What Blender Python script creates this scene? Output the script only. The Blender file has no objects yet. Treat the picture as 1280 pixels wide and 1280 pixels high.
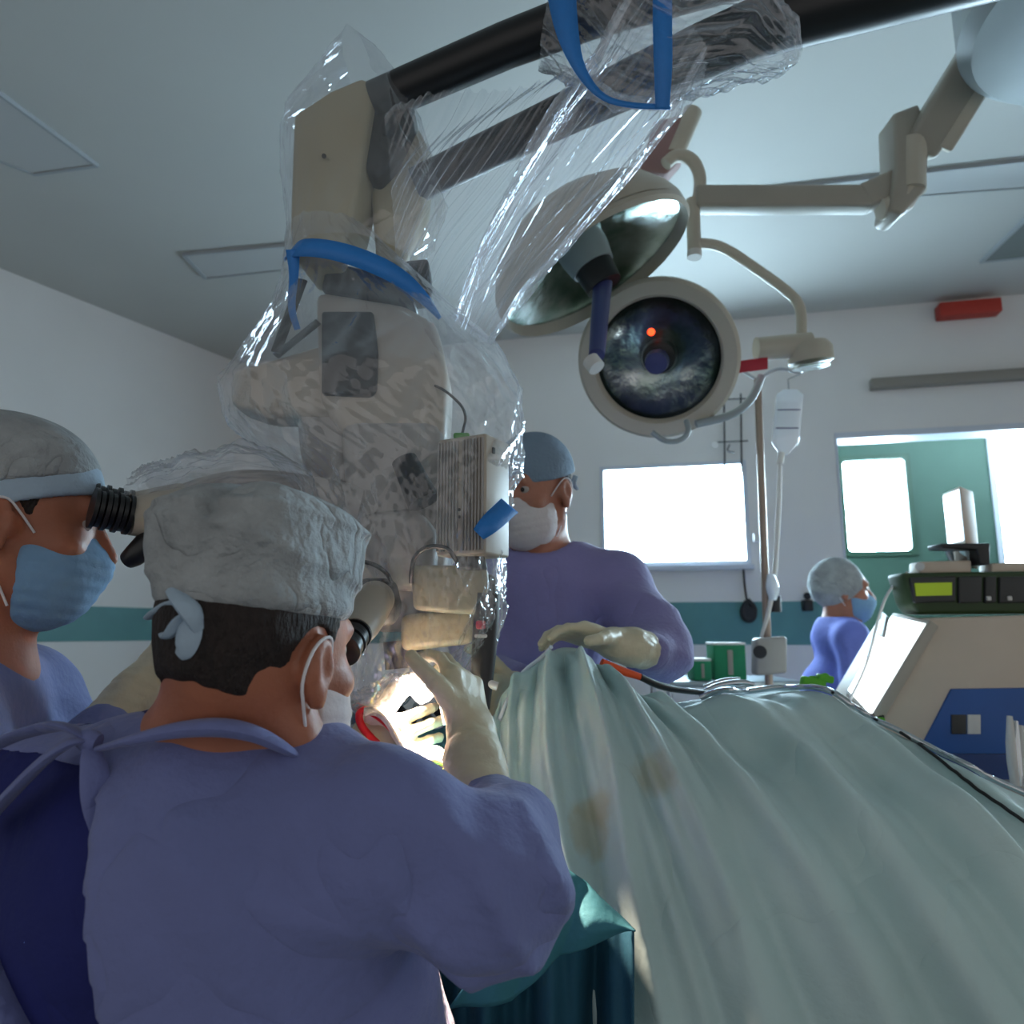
import bpy, bmesh, math, random
import numpy as np
from mathutils import Vector, Matrix
random.seed(4); RNG = np.random.RandomState(7)
PI = math.pi; SC = bpy.context.scene; COL = SC.collection

# ---------------------------------------------------------------- camera, world, light, exposure
CAM_H = 1.35; F = 900.0; PITCH = math.atan(150.0/F)
cd = bpy.data.cameras.new('camera'); cam = bpy.data.objects.new('camera', cd); COL.objects.link(cam)
cd.sensor_width = 36; cd.lens = 36*F/1280; cd.clip_start = 0.02
cam.location = (0, 0, CAM_H); cam.rotation_euler = (PI/2+PITCH, 0, 0)
SC.camera = cam
cd.dof.use_dof = True; cd.dof.focus_distance = 0.95; cd.dof.aperture_fstop = 5.6
SC.view_settings.view_transform = 'Standard'; SC.view_settings.look = 'None'
SC.view_settings.gamma = 1; SC.view_settings.use_curve_mapping = False
SC.view_settings.exposure = 0.12
SC.cycles.transparent_max_bounces = 24; SC.cycles.max_bounces = 8
SC.cycles.sample_clamp_indirect = 6
w = bpy.data.worlds.new('world'); SC.world = w; w.use_nodes = True
w.node_tree.nodes['Background'].inputs[0].default_value = (0.93, 0.92, 0.91, 1)
w.node_tree.nodes['Background'].inputs[1].default_value = 0.49
WIN = 46.0        # daylight strength of the window panes

def area(name, loc, target, sx, sy, power, color):
    l = bpy.data.lights.new(name, 'AREA'); l.shape = 'RECTANGLE'; l.size = sx; l.size_y = sy
    l.energy = power; l.color = color
    o = bpy.data.objects.new(name, l); COL.objects.link(o); o.location = loc
    o.rotation_euler = (Vector(target)-Vector(loc)).to_track_quat('-Z', 'Y').to_euler()
    return o

def P(u, v, y):
    """the point of the room seen at photo pixel (u,v) at distance y ahead of the camera"""
    c, s = math.cos(PITCH), math.sin(PITCH); z = 640-v
    yy = F*c-z*s; zz = F*s+z*c
    return Vector(((u-640)/yy*y, y, CAM_H+zz/yy*y))
def PZ(u, v, z):
    q = P(u, v, 1.0); k = (z-CAM_H)/(q.z-CAM_H)
    return Vector((q.x*k, k, z))
def V(*a): return Vector(a)

# ---------------------------------------------------------------- materials
def lin(c):
    return tuple(((x/255)/12.92 if x/255 <= 0.04045 else ((x/255+0.055)/1.055)**2.4) for x in c)
def mat(name, rgb, rough=0.6, metal=0.0, noise=0.0, nscale=8, bump=0.0, bscale=60, sheen=0, coat=0, emit=0, ecol=None, sss=0, rgb2=None, stretch=(1,1,1), spec=None, crease=0, cscale=6):
    m = bpy.data.materials.new(name); m.use_nodes = True; n = m.node_tree.nodes; L = m.node_tree.links
    b = n['Principled BSDF']; c = lin(rgb)
    b.inputs['Base Color'].default_value = (*c, 1); b.inputs['Roughness'].default_value = rough
    b.inputs['Metallic'].default_value = metal
    if spec is not None: b.inputs['Specular IOR Level'].default_value = spec
    if sheen: b.inputs['Sheen Weight'].default_value = sheen
    if coat: b.inputs['Coat Weight'].default_value = coat
    if sss: b.inputs['Subsurface Weight'].default_value = sss; b.inputs['Subsurface Radius'].default_value = (0.02, 0.008, 0.004); b.inputs['Subsurface Scale'].default_value = 0.5
    if emit: b.inputs['Emission Color'].default_value = (*(lin(ecol) if ecol else c), 1); b.inputs['Emission Strength'].default_value = emit
    tc = n.new('ShaderNodeTexCoord'); mp = n.new('ShaderNodeMapping'); L.new(tc.outputs['Object'], mp.inputs[0]); mp.inputs['Scale'].default_value = stretch
    if noise or rgb2:
        t = n.new('ShaderNodeTexNoise'); t.inputs['Scale'].default_value = nscale; t.inputs['Detail'].default_value = 5
        L.new(mp.outputs[0], t.inputs[0])
        r = n.new('ShaderNodeValToRGB'); L.new(t.outputs[0], r.inputs[0])
        c2 = lin(rgb2) if rgb2 else tuple(min(1, x*(1+noise)) for x in c); c1 = c if rgb2 else tuple(x*(1-noise) for x in c)
        r.color_ramp.elements[0].position = 0.35; r.color_ramp.elements[0].color = (*c1, 1)
        r.color_ramp.elements[1].position = 0.65; r.color_ramp.elements[1].color = (*c2, 1)
        L.new(r.outputs[0], b.inputs['Base Color'])
    if bump:
        t2 = n.new('ShaderNodeTexNoise'); t2.inputs['Scale'].default_value = bscale; t2.inputs['Detail'].default_value = 4
        L.new(mp.outputs[0], t2.inputs[0])
        bp = n.new('ShaderNodeBump'); bp.inputs['Strength'].default_value = bump; bp.inputs['Distance'].default_value = 0.01
        L.new(t2.outputs[0], bp.inputs['Height']); L.new(bp.outputs[0], b.inputs['Normal'])
        if crease:      # soft creases of folded cloth: ridged, warped noise
            t3 = n.new('ShaderNodeTexNoise'); t3.inputs['Scale'].default_value = cscale; t3.inputs['Detail'].default_value = 2.5; t3.inputs['Distortion'].default_value = 0.9; L.new(mp.outputs[0], t3.inputs[0])
            s1 = n.new('ShaderNodeMath'); s1.operation = 'SUBTRACT'; s1.inputs[1].default_value = 0.5; L.new(t3.outputs[0], s1.inputs[0])
            s2 = n.new('ShaderNodeMath'); s2.operation = 'ABSOLUTE'; L.new(s1.outputs[0], s2.inputs[0])
            s3 = n.new('ShaderNodeMath'); s3.operation = 'POWER'; s3.inputs[1].default_value = 0.7; L.new(s2.outputs[0], s3.inputs[0])
            b2 = n.new('ShaderNodeBump'); b2.inputs['Strength'].default_value = 1.0; b2.inputs['Distance'].default_value = crease
            L.new(s3.outputs[0], b2.inputs['Height']); L.new(bp.outputs[0], b2.inputs['Normal']); L.new(b2.outputs[0], b.inputs['Normal'])
    return m
def plastic_film(name, tint=(240,242,248), lo=0.10, hi=0.55, scale=14, stretch=(1,1,1), bump=1.0, milk=0.35, rough=0.12):
    m = bpy.data.materials.new(name); m.use_nodes = True; n = m.node_tree.nodes; L = m.node_tree.links
    for x in list(n): n.remove(x)
    out = n.new('ShaderNodeOutputMaterial'); mix = n.new('ShaderNodeMixShader'); tr = n.new('ShaderNodeBsdfTransparent')
    tr.inputs[0].default_value = (0.97, 0.975, 0.985, 1)
    gl = n.new('ShaderNodeBsdfGlossy'); gl.inputs['Roughness'].default_value = rough; gl.inputs['Color'].default_value = (0.95, 0.97, 1, 1)
    df = n.new('ShaderNodeBsdfDiffuse'); tl = n.new('ShaderNodeBsdfTranslucent')
    for x in (df, tl): x.inputs['Color'].default_value = (*lin(tint), 1)
    m2 = n.new('ShaderNodeMixShader'); m2.inputs[0].default_value = 0.5; L.new(df.outputs[0], m2.inputs[1]); L.new(tl.outputs[0], m2.inputs[2])
    m3 = n.new('ShaderNodeMixShader'); m3.inputs[0].default_value = milk; L.new(gl.outputs[0], m3.inputs[1]); L.new(m2.outputs[0], m3.inputs[2])
    tc = n.new('ShaderNodeTexCoord'); mp = n.new('ShaderNodeMapping'); L.new(tc.outputs['Object'], mp.inputs[0]); mp.inputs['Scale'].default_value = stretch
    t = n.new('ShaderNodeTexNoise'); t.inputs['Scale'].default_value = scale; t.inputs['Detail'].default_value = 6; t.inputs['Distortion'].default_value = 1.2
    L.new(mp.outputs[0], t.inputs[0])
    bp = n.new('ShaderNodeBump'); bp.inputs['Strength'].default_value = bump; bp.inputs['Distance'].default_value = 0.02; L.new(t.outputs[0], bp.inputs['Height'])
    for x in (gl, df, tl): L.new(bp.outputs[0], x.inputs['Normal'])
    lw = n.new('ShaderNodeLayerWeight'); lw.inputs[0].default_value = 0.35; L.new(bp.outputs[0], lw.inputs['Normal'])
    mr = n.new('ShaderNodeMapRange'); mr.inputs['To Min'].default_value = lo; mr.inputs['To Max'].default_value = hi
    L.new(lw.outputs['Facing'], mr.inputs['Value']); L.new(mr.outputs[0], mix.inputs[0])
    L.new(tr.outputs[0], mix.inputs[1]); L.new(m3.outputs[0], mix.inputs[2]); L.new(mix.outputs[0], out.inputs[0])
    return m

M = dict(
 ceil=mat('ceiling_paint', (194,194,190), 0.65, noise=0.02, nscale=1.5),
 wall=mat('wall_paint', (226,224,222), 0.6, noise=0.02, nscale=2),
 stripe=mat('stripe_green', (84,138,140), 0.5, noise=0.05),
 green=mat('corridor_green', (42,72,60), 0.6, noise=0.03, nscale=3),
 floor=mat('floor_vinyl', (88,104,108), 0.35, noise=0.08, nscale=20),
 pane=mat('window_daylight', (255,255,255), 0.5, emit=WIN, ecol=(202,236,255)),
 winframe=mat('window_frame_white', (200,205,215), 0.4),
 darkframe=mat('window_gasket', (30,62,46), 0.5),
 grille=mat('ceiling_grille', (120,126,124), 0.6),
 panel=mat('ceiling_panel', (188,190,190), 0.45),
 seam=mat('ceiling_seam', (164,169,173), 0.7),
 sign=mat('sign_red', (176,52,38), 0.5),
 rail=mat('rail_beige', (140,134,126), 0.5),
 gown=mat('gown_periwinkle', (112,120,172), 0.85, noise=0.09, nscale=5, bump=0.25, bscale=90, sheen=0.15, crease=.024, cscale=3.5),
 gownr=mat('gown_periwinkle_warm', (132,126,176), 0.85, noise=0.07, nscale=6, bump=0.25, bscale=90, sheen=0.15, crease=.024, cscale=3.5),
 scrub=mat('scrub_navy', (24,32,104), 0.85, noise=0.1, nscale=10, bump=0.2, crease=.02, cscale=4),
 cap=mat('cap_nonwoven', (158,162,164), 0.9, noise=0.13, nscale=26, bump=0.5, bscale=120, crease=.016, cscale=11),
 capband=mat('cap_band', (166,186,204), 0.8, noise=0.05, bump=0.3),
 mask=mat('mask_blue', (122,160,196), 0.85, noise=0.05, bump=0.3),
 maskw=mat('mask_white', (206,196,196), 0.85, noise=0.04, bump=0.3),
 strap=mat('strap_white', (226,222,224), 0.7),
 skin=mat('skin_tan', (168,104,78), 0.5, noise=0.10, nscale=14, bump=0.12, bscale=150, sss=0.15),
 skinb=mat('skin_light', (170,112,90), 0.5, noise=0.08, nscale=14, bump=0.1, bscale=150, sss=0.15),
 hair=mat('hair_dark', (38,28,26), 0.75, noise=0.3, nscale=90, bump=0.9, bscale=260, stretch=(1,1,0.35)),
 eyew=mat('eye_white', (165,155,150), 0.2),
 pupil=mat('iris_dark', (30,20,16), 0.1),
 glove=mat('glove_latex', (206,196,168), 0.45, noise=0.07, nscale=20, bump=0.3, bscale=60),
 black=mat('black_plastic', (24,25,28), 0.38, noise=0.15, nscale=6),
 blackm=mat('black_matt', (30,31,34), 0.6, bump=0.2),
 beige=mat('scope_beige', (172,162,134), 0.42, noise=0.05, nscale=5),
 cream=mat('scope_cream', (176,166,152), 0.45, noise=0.03),
 greyb=mat('scope_grey', (158,154,150), 0.45, noise=0.04),
 lens=mat('lens_glass', (12,14,18), 0.05, coat=1),
 tape=mat('tape_blue', (40,124,204), 0.5, noise=0.06, bump=0.2),
 green2=mat('connector_green', (60,150,40), 0.5),
 red=mat('loop_red', (214,30,44), 0.35),
 yellow=mat('suture_yellow', (230,210,40), 0.4),
 orange=mat('cable_orange', (232,84,30), 0.4),
 drape=mat('patient_drape', (186,210,210), 0.62, noise=0.07, nscale=3, bump=0.18, bscale=60, sheen=0.1, crease=.018, cscale=3),
 teal=mat('teal_drape', (60,128,142), 0.75, noise=0.06, nscale=4, bump=0.18, bscale=60),
 tealdk=mat('dark_teal_drape', (28,84,106), 0.78, noise=0.06, nscale=4, bump=0.18, bscale=60),
 lampw=mat('lamp_enamel', (188,180,164), 0.38, noise=0.03),
 lampg=mat('lamp_grey', (150,160,162), 0.4, noise=0.03),
 arm=mat('arm_enamel', (162,156,144), 0.4, noise=0.03),
 chrome=mat('chrome', (200,205,210), 0.12, metal=1),
 steel=mat('steel', (170,172,176), 0.3, metal=1),
 mirror=mat('reflector', (214,222,222), 0.20, metal=1, bump=0.35, bscale=14, rgb2=(130,158,146), nscale=9),
 handle=mat('handle_blue', (60,64,116), 0.4),
 maroon=mat('bracket_rose', (150,118,116), 0.5),
 stickr=mat('sticker_red', (180,40,60), 0.5),
 ledr=mat('lamp_glow_red', (255,70,30), 0.5, emit=3),
 pole=mat('pole_tan', (150,132,120), 0.35, metal=0.5),
 fluid=mat('bag_clear', (232,240,250), 0.08, coat=1),
 box=mat('unit_beige', (208,190,172), 0.5, noise=0.03),
 bluep=mat('unit_blue', (34,86,156), 0.45, noise=0.04),
 blued=mat('unit_blue_dark', (24,60,120), 0.45),
 screen=mat('screen_white', (240,252,255), 0.3, emit=2.6),
 screen2=mat('screen_pale', (210,235,255), 0.3, emit=1.6),
 lcd=mat('lcd_green', (120,140,20), 0.4, emit=0.5),
 dkgreen=mat('pump_green', (44,66,30), 0.5),
 dkgrey=mat('pump_grey', (52,52,52), 0.5),
 gclip=mat('clip_green', (90,180,40), 0.5),
 gcloth=mat('box_green', (20,124,84), 0.7, noise=0.1),
 tray=mat('tray_steel', (150,160,166), 0.3, metal=0.8),
 towel=mat('gauze', (236,228,214), 0.95, bump=0.6, bscale=120),
 labelw=mat('label_white', (215,212,208), 0.6),
 stain=mat('drape_stain', (150,142,100), 0.8),
 skinhot=mat('skin_field', (220,150,120), 0.5, sss=0.2),
)

# ---------------------------------------------------------------- object helpers
ORG = {}
def thing(name, label, cat, loc, group=None):
    o = bpy.data.objects.new(name, None); COL.objects.link(o); o.location = loc
    o.empty_display_size = 0.05
    o['label'] = label; o['category'] = cat
    if group: o['group'] = group
    ORG[o.name] = Vector(loc); return o
def tag(o, label, cat, group=None):
    o['label'] = label; o['category'] = cat
    if group: o['group'] = group
    return o
class MB:
    def __init__(s): s.v = []; s.f = []
    def add(s, vs, fs):
        k = len(s.v); s.v += [Vector(x) for x in vs]; s.f += [[i+k for i in f] for f in fs]; return s
    def box(s, c, d, rot=None, bev=0.0):
        bm = bmesh.new(); bmesh.ops.create_cube(bm, size=1)
        for x in bm.verts: x.co = Vector((x.co.x*d[0], x.co.y*d[1], x.co.z*d[2]))
        if bev: bmesh.ops.bevel(bm, geom=bm.edges[:], offset=bev, segments=3, affect='EDGES', profile=0.5)
        return s._bm(bm, c, rot)
    def _bm(s, bm, c, rot=None):
        R = rot if rot is not None else Matrix.Identity(3)
        bm.verts.index_update()
        s.add([R @ x.co + Vector(c) for x in bm.verts], [[x.index for x in f.verts] for f in bm.faces]); bm.free(); return s
    def prism(s, poly, depth, axis=Vector((0,1,0)), bev=0.0):
        """poly = world points of the front face, extruded along axis by depth"""
        bm = bmesh.new(); a = [bm.verts.new(p) for p in poly]; b = [bm.verts.new(Vector(p)+axis*depth) for p in poly]; n = len(poly)
        bm.faces.new(a); bm.faces.new(b[::-1])
        for i in range(n): bm.faces.new((a[i], b[i], b[(i+1) % n], a[(i+1) % n]))
        bmesh.ops.recalc_face_normals(bm, faces=bm.faces)
        if bev: bmesh.ops.bevel(bm, geom=bm.edges[:], offset=bev, segments=3, affect='EDGES', profile=0.5, clamp_overlap=True)
        return s._bm(bm, (0,0,0))
    def tube(s, pts, r, n=16, smooth=0, cap=True, flat=1.0):
        pts = [Vector(p) for p in pts]; rr = list(r) if hasattr(r, '__len__') else [r]*len(pts)
        for _ in range(smooth):
            q = [pts[0]]; q2 = [rr[0]]
            for i in range(len(pts)-1):
                q += [pts[i].lerp(pts[i+1], .25), pts[i].lerp(pts[i+1], .75)]; q2 += [rr[i]*.75+rr[i+1]*.25, rr[i]*.25+rr[i+1]*.75]
            q.append(pts[-1]); q2.append(rr[-1]); pts, rr = q, q2
        vs = []; fs = []; up = None
        for i, p in enumerate(pts):
            t = (pts[min(i+1, len(pts)-1)]-pts[max(i-1, 0)])
            if t.length < 1e-9: t = Vector((0,0,1))
            t.normalize()
            if up is None: up = Vector((0,0,1)) if abs(t.z) < .9 else Vector((0,1,0))
            a = t.cross(up)
            if a.length < 1e-6: a = t.orthogonal()
            a.normalize(); b = a.cross(t).normalized(); up = b
            for k in range(n):
                an = 2*PI*k/n; vs.append(p+a*math.cos(an)*rr[i]+b*math.sin(an)*rr[i]*flat)
        for i in range(len(pts)-1):
            for k in range(n): fs.append([i*n+k, i*n+(k+1) % n, (i+1)*n+(k+1) % n, (i+1)*n+k])
        if cap: fs.append(list(range(n))[::-1]); fs.append([(len(pts)-1)*n+k for k in range(n)])
        return s.add(vs, fs)
    def lathe(s, prof, origin, axis, n=48):
        """prof: (radius, height) pairs around axis"""
        q = Vector(axis).normalized().to_track_quat('Z', 'Y').to_matrix(); vs = []; fs = []
        for (r, h) in prof:
            for k in range(n):
                a = 2*PI*k/n; vs.append(q @ Vector((max(r, 1e-4)*math.cos(a), max(r, 1e-4)*math.sin(a), h)) + Vector(origin))
        for i in range(len(prof)-1):
            for k in range(n): fs.append([i*n+k, i*n+(k+1) % n, (i+1)*n+(k+1) % n, (i+1)*n+k])
        return s.add(vs, fs)
    def grid(s, fn, ns, nt):
        vs = [fn(i/(ns-1), j/(nt-1)) for j in range(nt) for i in range(ns)]
        return s.add(vs, [[j*ns+i, j*ns+i+1, (j+1)*ns+i+1, (j+1)*ns+i] for j in range(nt-1) for i in range(ns-1)])
    def build(s, name, m, parent=None, kind=None, smooth=True, angle=40, thick=0, loc=None, fixn=True):
        org = ORG[parent.name] if parent is not None else (Vector(loc) if loc is not None else sum(s.v, Vector())/len(s.v))
        me = bpy.data.meshes.new(name); me.from_pydata([v-org for v in s.v], [], s.f); me.validate()
        if fixn:
            bm = bmesh.new(); bm.from_mesh(me); bmesh.ops.recalc_face_normals(bm, faces=bm.faces); bm.to_mesh(me); bm.free()
        o = bpy.data.objects.new(name, me); COL.objects.link(o)
        me.materials.append(M[m] if isinstance(m, str) else m)
        if smooth:
            try:
                me.shade_smooth(); me.set_sharp_from_angle(angle=math.radians(angle))
            except Exception:
                for p in me.polygons: p.use_smooth = True
        if parent is not None: o.parent = parent; ORG[o.name] = org.copy()
        else: o.location = org; ORG[o.name] = org.copy()
        if kind: o['kind'] = kind
        if thick:
            md = o.modifiers.new('thickness', 'SOLIDIFY'); md.thickness = thick; md.offset = 0
        return o

# ---------------------------------------------------------------- signed-distance modelling (numpy surface nets)
def surf(f, lo, hi, res):
    lo = np.array(lo, float); hi = np.array(hi, float)
    n = np.ceil((hi-lo)/res).astype(int)+1
    xs = [(lo[i]+np.arange(n[i])*res).astype(np.float32) for i in range(3)]
    G = np.stack(np.meshgrid(*xs, indexing='ij'), -1).reshape(-1, 3)
    D = np.empty(len(G), np.float32)
    for k in range(0, len(G), 400000): D[k:k+400000] = f(G[k:k+400000])
    D = D.reshape(n); G = None
    D[0] = D[-1] = 1; D[:, 0] = D[:, -1] = 1; D[:, :, 0] = D[:, :, -1] = 1
    S = D < 0; cn = n-1
    acc = np.zeros((*cn, 3), np.float32); cnt = np.zeros(cn, np.float32)
    offs = [(0,0,0),(1,0,0),(0,1,0),(1,1,0),(0,0,1),(1,0,1),(0,1,1),(1,1,1)]
    def sl(o): return tuple(slice(o[i], o[i]+cn[i]) for i in range(3))
    for a in range(8):
        for b in range(a+1, 8):
            oa, ob = offs[a], offs[b]
            if sum(abs(oa[i]-ob[i]) for i in range(3)) != 1: continue
            da, db = D[sl(oa)], D[sl(ob)]; m = (da < 0) != (db < 0)
            t = np.where(m, da/np.where(m, da-db, 1), 0)
            for i in range(3): acc[..., i] += np.where(m, oa[i]+t*(ob[i]-oa[i]), 0)
            cnt += m
    act = cnt > 0; idx = -np.ones(cn, int); idx[act] = np.arange(act.sum())
    ijk = np.argwhere(act); vs = lo+(ijk+acc[act]/cnt[act][:, None])*res
    fs = []
    for ax in range(3):
        b, c = (ax+1) % 3, (ax+2) % 3
        s0 = [slice(1, -1)]*3; s1 = [slice(1, -1)]*3; s0[ax] = slice(0, -1); s1[ax] = slice(1, None)
        A = S[tuple(s0)]; B = S[tuple(s1)]; m = A != B
        e = np.argwhere(m)
        if not len(e): continue
        base = e+1; base[:, ax] -= 1; fl = A[m]
        def q(db, dc):
            t = base.copy(); t[:, b] += db; t[:, c] += dc
            return idx[t[:, 0], t[:, 1], t[:, 2]]
        qd = np.stack([q(-1,-1), q(0,-1), q(0,0), q(-1,0)], 1)
        qd[~fl] = qd[~fl][:, ::-1]; fs.append(qd)
    return vs, np.concatenate(fs)
def sdf_obj(f, lo, hi, res, name, m, parent=None, loc=None, extra=None, relax=1):
    vs, fs = surf(f, lo, hi, res)
    mb = MB(); mb.v = [Vector(x) for x in vs.tolist()]; mb.f = fs.tolist()
    if extra: 
        for e in extra: mb.add(e[0], e[1])
    o = mb.build(name, m, parent, loc=loc, angle=180, fixn=False)
    if relax:
        md = o.modifiers.new('relax', 'SMOOTH'); md.factor = 0.5; md.iterations = relax
    return o
def _a(x): return np.array(x, np.float32)
def capsule(p, a, b, ra, rb):
    a, b = _a(a), _a(b); d = b-a; t = np.clip(((p-a)@d)/max(float(d@d), 1e-9), 0, 1)
    return np.linalg.norm(p-a-t[:, None]*d, axis=1)-(ra+(rb-ra)*t)
def ell(p, c, r, R=None):
    q = p-_a(c)
    if R is not None: q = q@R
    r = _a(r); k0 = np.linalg.norm(q/r, axis=1); k1 = np.linalg.norm(q/(r*r), axis=1)
    return k0*(k0-1)/np.maximum(k1, 1e-6)
def smin(a, b, k):
    h = np.clip(0.5+0.5*(b-a)/k, 0, 1); return b+(a-b)*h-k*h*(1-h)
def smax(a, b, k): return -smin(-a, -b, k)
def chain(p, pts, rs, k=0.02):
    d = None
    for i in range(len(pts)-1):
        c = capsule(p, pts[i], pts[i+1], rs[i], rs[i+1]); d = c if d is None else smin(d, c, k)
    return d
def wob(p, fr, seed):
    r = np.random.RandomState(seed); o = 0
    for i in range(5):
        d = r.randn(3); d /= np.linalg.norm(d); o = o+np.sin((p@_a(d))*fr*(0.6+0.9*r.rand())+r.rand()*6.28+1.3*np.sin((p@_a(r.randn(3)))*fr*0.35))
    return o/5
def ridge(p, fr, seed, dirn=None):
    r = np.random.RandomState(seed); d = _a(dirn) if dirn is not None else _a(r.randn(3)); d = d/np.linalg.norm(d)
    t = (p@d)*fr+1.6*wob(p, fr*0.3, seed+9)
    return (1-np.abs(np.sin(t)))**2-.30
def frame(yaw, pitch=0, roll=0):
    """columns = local right, forward, up. yaw: clockwise from +y seen from above (degrees)"""
    R = Matrix.Rotation(-math.radians(yaw), 3, 'Z') @ Matrix.Rotation(math.radians(pitch), 3, 'X') @ Matrix.Rotation(math.radians(roll), 3, 'Y')
    return np.array(R, np.float32)
# ---------------------------------------------------------------- the room
ZC = CAM_H+1.85
CL = (-1.9, 4.79); WD = Vector((2.61*1.088+1.9, 3.44*1.088-4.79, 0)).normalized()   # back wall direction
def wallpt(s, z, off=0.0):
    nrm = Vector((WD.y, -WD.x, 0))      # towards the room
    if nrm.y > 0: nrm = -nrm
    return Vector((CL[0], CL[1], z))+WD*s+nrm*off
def wall_hit(u, v, off=0.0):
    """point on back wall seen at pixel"""
    q = P(u, v, 1.0)-V(0, 0, CAM_H); nrm = Vector((WD.y, -WD.x, 0)); c = Vector((CL[0], CL[1], 0))
    if nrm.y > 0: nrm = -nrm
    c = c+nrm*off; k = c.dot(nrm)/V(q.x, q.y, 0).dot(nrm); r = q*k+V(0, 0, CAM_H)
    s = (V(r.x, r.y, 0)-V(CL[0], CL[1], 0)).dot(WD); return s, r.z
def wbox(name, s0, s1, z0, z1, o0, o1, m, parent=None, kind=None, bev=0):
    a = [wallpt(s0, z0, o0), wallpt(s1, z0, o0), wallpt(s1, z1, o0), wallpt(s0, z1, o0)]
    nrm = (wallpt(0, 0, 1)-wallpt(0, 0, 0))
    mb = MB(); mb.prism(a, o1-o0, nrm, bev); return mb.build(name, m, parent, kind, smooth=bool(bev))
def rect(u0, v0, u1, v1, off=0):
    s0, za = wall_hit(u0, v0, off); s1, zb = wall_hit(u1, v1, off); return s0, s1, min(za, zb), max(za, zb)
MB().box((0.6, 2.0, -0.02), (9, 9.4, 0.04)).build('floor', 'floor', kind='structure', smooth=False)
MB().box((0.6, 2.0, ZC+0.05), (9, 9.4, 0.1)).build('ceiling', 'ceil', kind='structure', smooth=False)
sD, _ = wall_hit(1053, 640); _, zD = wall_hit(1053, 541)
wi = rect(754, 588, 934, 700)
# back wall built round the window and the doorway
bw = MB(); nrm = wallpt(0,0,1)-wallpt(0,0,0)
def wseg(s0, s1, z0, z1): bw.prism([wallpt(s0,z0), wallpt(s1,z0), wallpt(s1,z1), wallpt(s0,z1)], -0.15, nrm)
wseg(-0.3, wi[0], 0, ZC); wseg(wi[1], sD, 0, ZC); wseg(wi[0], wi[1], 0, wi[2]); wseg(wi[0], wi[1], wi[3], ZC); wseg(sD, 7.0, zD, ZC)
bw.build('wall_back', 'wall', kind='structure', smooth=False)
LW = Vector((0.74, 1.34, 0)).normalized(); LN = Vector((LW.y, -LW.x, 0))
def lw(t, z, o=0.0): return Vector((CL[0], CL[1], z))-LW*t+LN*o
MB().prism([lw(-0.1,0), lw(8,0), lw(8,ZC), lw(-0.1,ZC)], -0.12, LN).build('wall_left', 'wall', kind='structure', smooth=False)
MB().prism([lw(0.0,1.30), lw(8,1.30), lw(8,1.49), lw(0.0,1.49)], 0.006, LN).build('trim_1', 'stripe', kind='structure', smooth=False)
_, zs1 = wall_hit(960, 752); _, zs0 = wall_hit(960, 806)
wbox('trim_2', 0, sD-0.02, zs0, zs1, 0.0, 0.006, 'stripe', kind='structure')
MB().prism([lw(0.0,0), lw(8,0), lw(8,.1), lw(0.0,.1)], 0.012, LN).build('baseboard_left', 'stripe', kind='structure', smooth=False)
wbox('baseboard_back', 0, sD-0.02, 0, .1, 0.0, 0.012, 'stripe', kind='structure')
# bright window in the back wall
wp = wbox('window_1', wi[0], wi[1], wi[2], wi[3], -0.06, -0.05, 'pane', kind='structure')
fr = MB()
for (a, b, c, d) in ((wi[0]-.02, wi[1]+.02, wi[3]-0.004, wi[3]+.02), (wi[0]-.02, wi[1]+.02, wi[2]-.03, wi[2]), (wi[0]-.02, wi[0]+.004, wi[2], wi[3]), (wi[1]-.004, wi[1]+.02, wi[2], wi[3])):
    fr.prism([wallpt(a,c,.012), wallpt(b,c,.012), wallpt(b,d,.012), wallpt(a,d,.012)], -0.07, nrm)
ORG[wp.name] = wp.location.copy()
fr.build('window_frame', 'winframe', wp, smooth=False)
sl = MB(); sl.prism([wallpt(wi[0]-.03,wi[2]-.055,.06), wallpt(wi[1]+.03,wi[2]-.055,.06), wallpt(wi[1]+.03,wi[2]-.03,.06), wallpt(wi[0]-.03,wi[2]-.03,.06)], -0.06, nrm)
sl.build('window_sill', 'winframe', wp, smooth=False)
# doorway lintel, sliding rail, corridor with green wall and windows
wbox('trim_3', sD, 7, zD-0.035, zD, -0.15, 0.005, 'winframe', kind='structure')
wbox('trim_4', sD-0.012, sD, 0, zD, -0.15, 0.006, 'winframe', kind='structure')
r0 = wall_hit(1086, 483); r1 = wall_hit(1280, 470)
rl = wbox('door_rail', r0[0], r0[0]+3.2, r0[1]-.03, r0[1]+0.03, 0.0, 0.06, 'rail', bev=.008); tag(rl, 'long beige sliding door rail fixed to the wall above the doorway', 'rail')
O2 = -1.0
def grect(u0, v0, u1, v1): return rect(u0, v0, u1, v1, O2)
g2 = grect(1052, 577, 1140, 688); g3 = grect(1238, 540, 1330, 700)
g3 = (g3[0], g3[0]+1.6, g3[2]-0.05, ZC-.3)
gw = MB()
def gseg(s0, s1, z0, z1): gw.prism([wallpt(s0,z0,O2), wallpt(s1,z0,O2), wallpt(s1,z1,O2), wallpt(s0,z1,O2)], -0.1, nrm)
gseg(sD-1.2, g2[0], 0, ZC); gseg(g2[0], g2[1], 0, g2[2]); gseg(g2[0], g2[1], g2[3], ZC); gseg(g2[1], g3[0], 0, ZC)
gseg(g3[0], g3[1], 0, g3[2]); gseg(g3[0], g3[1], g3[3], ZC); gseg(g3[1], 7.5, 0, ZC)
gw.build('wall_corridor', 'green', kind='structure', smooth=False)
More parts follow.
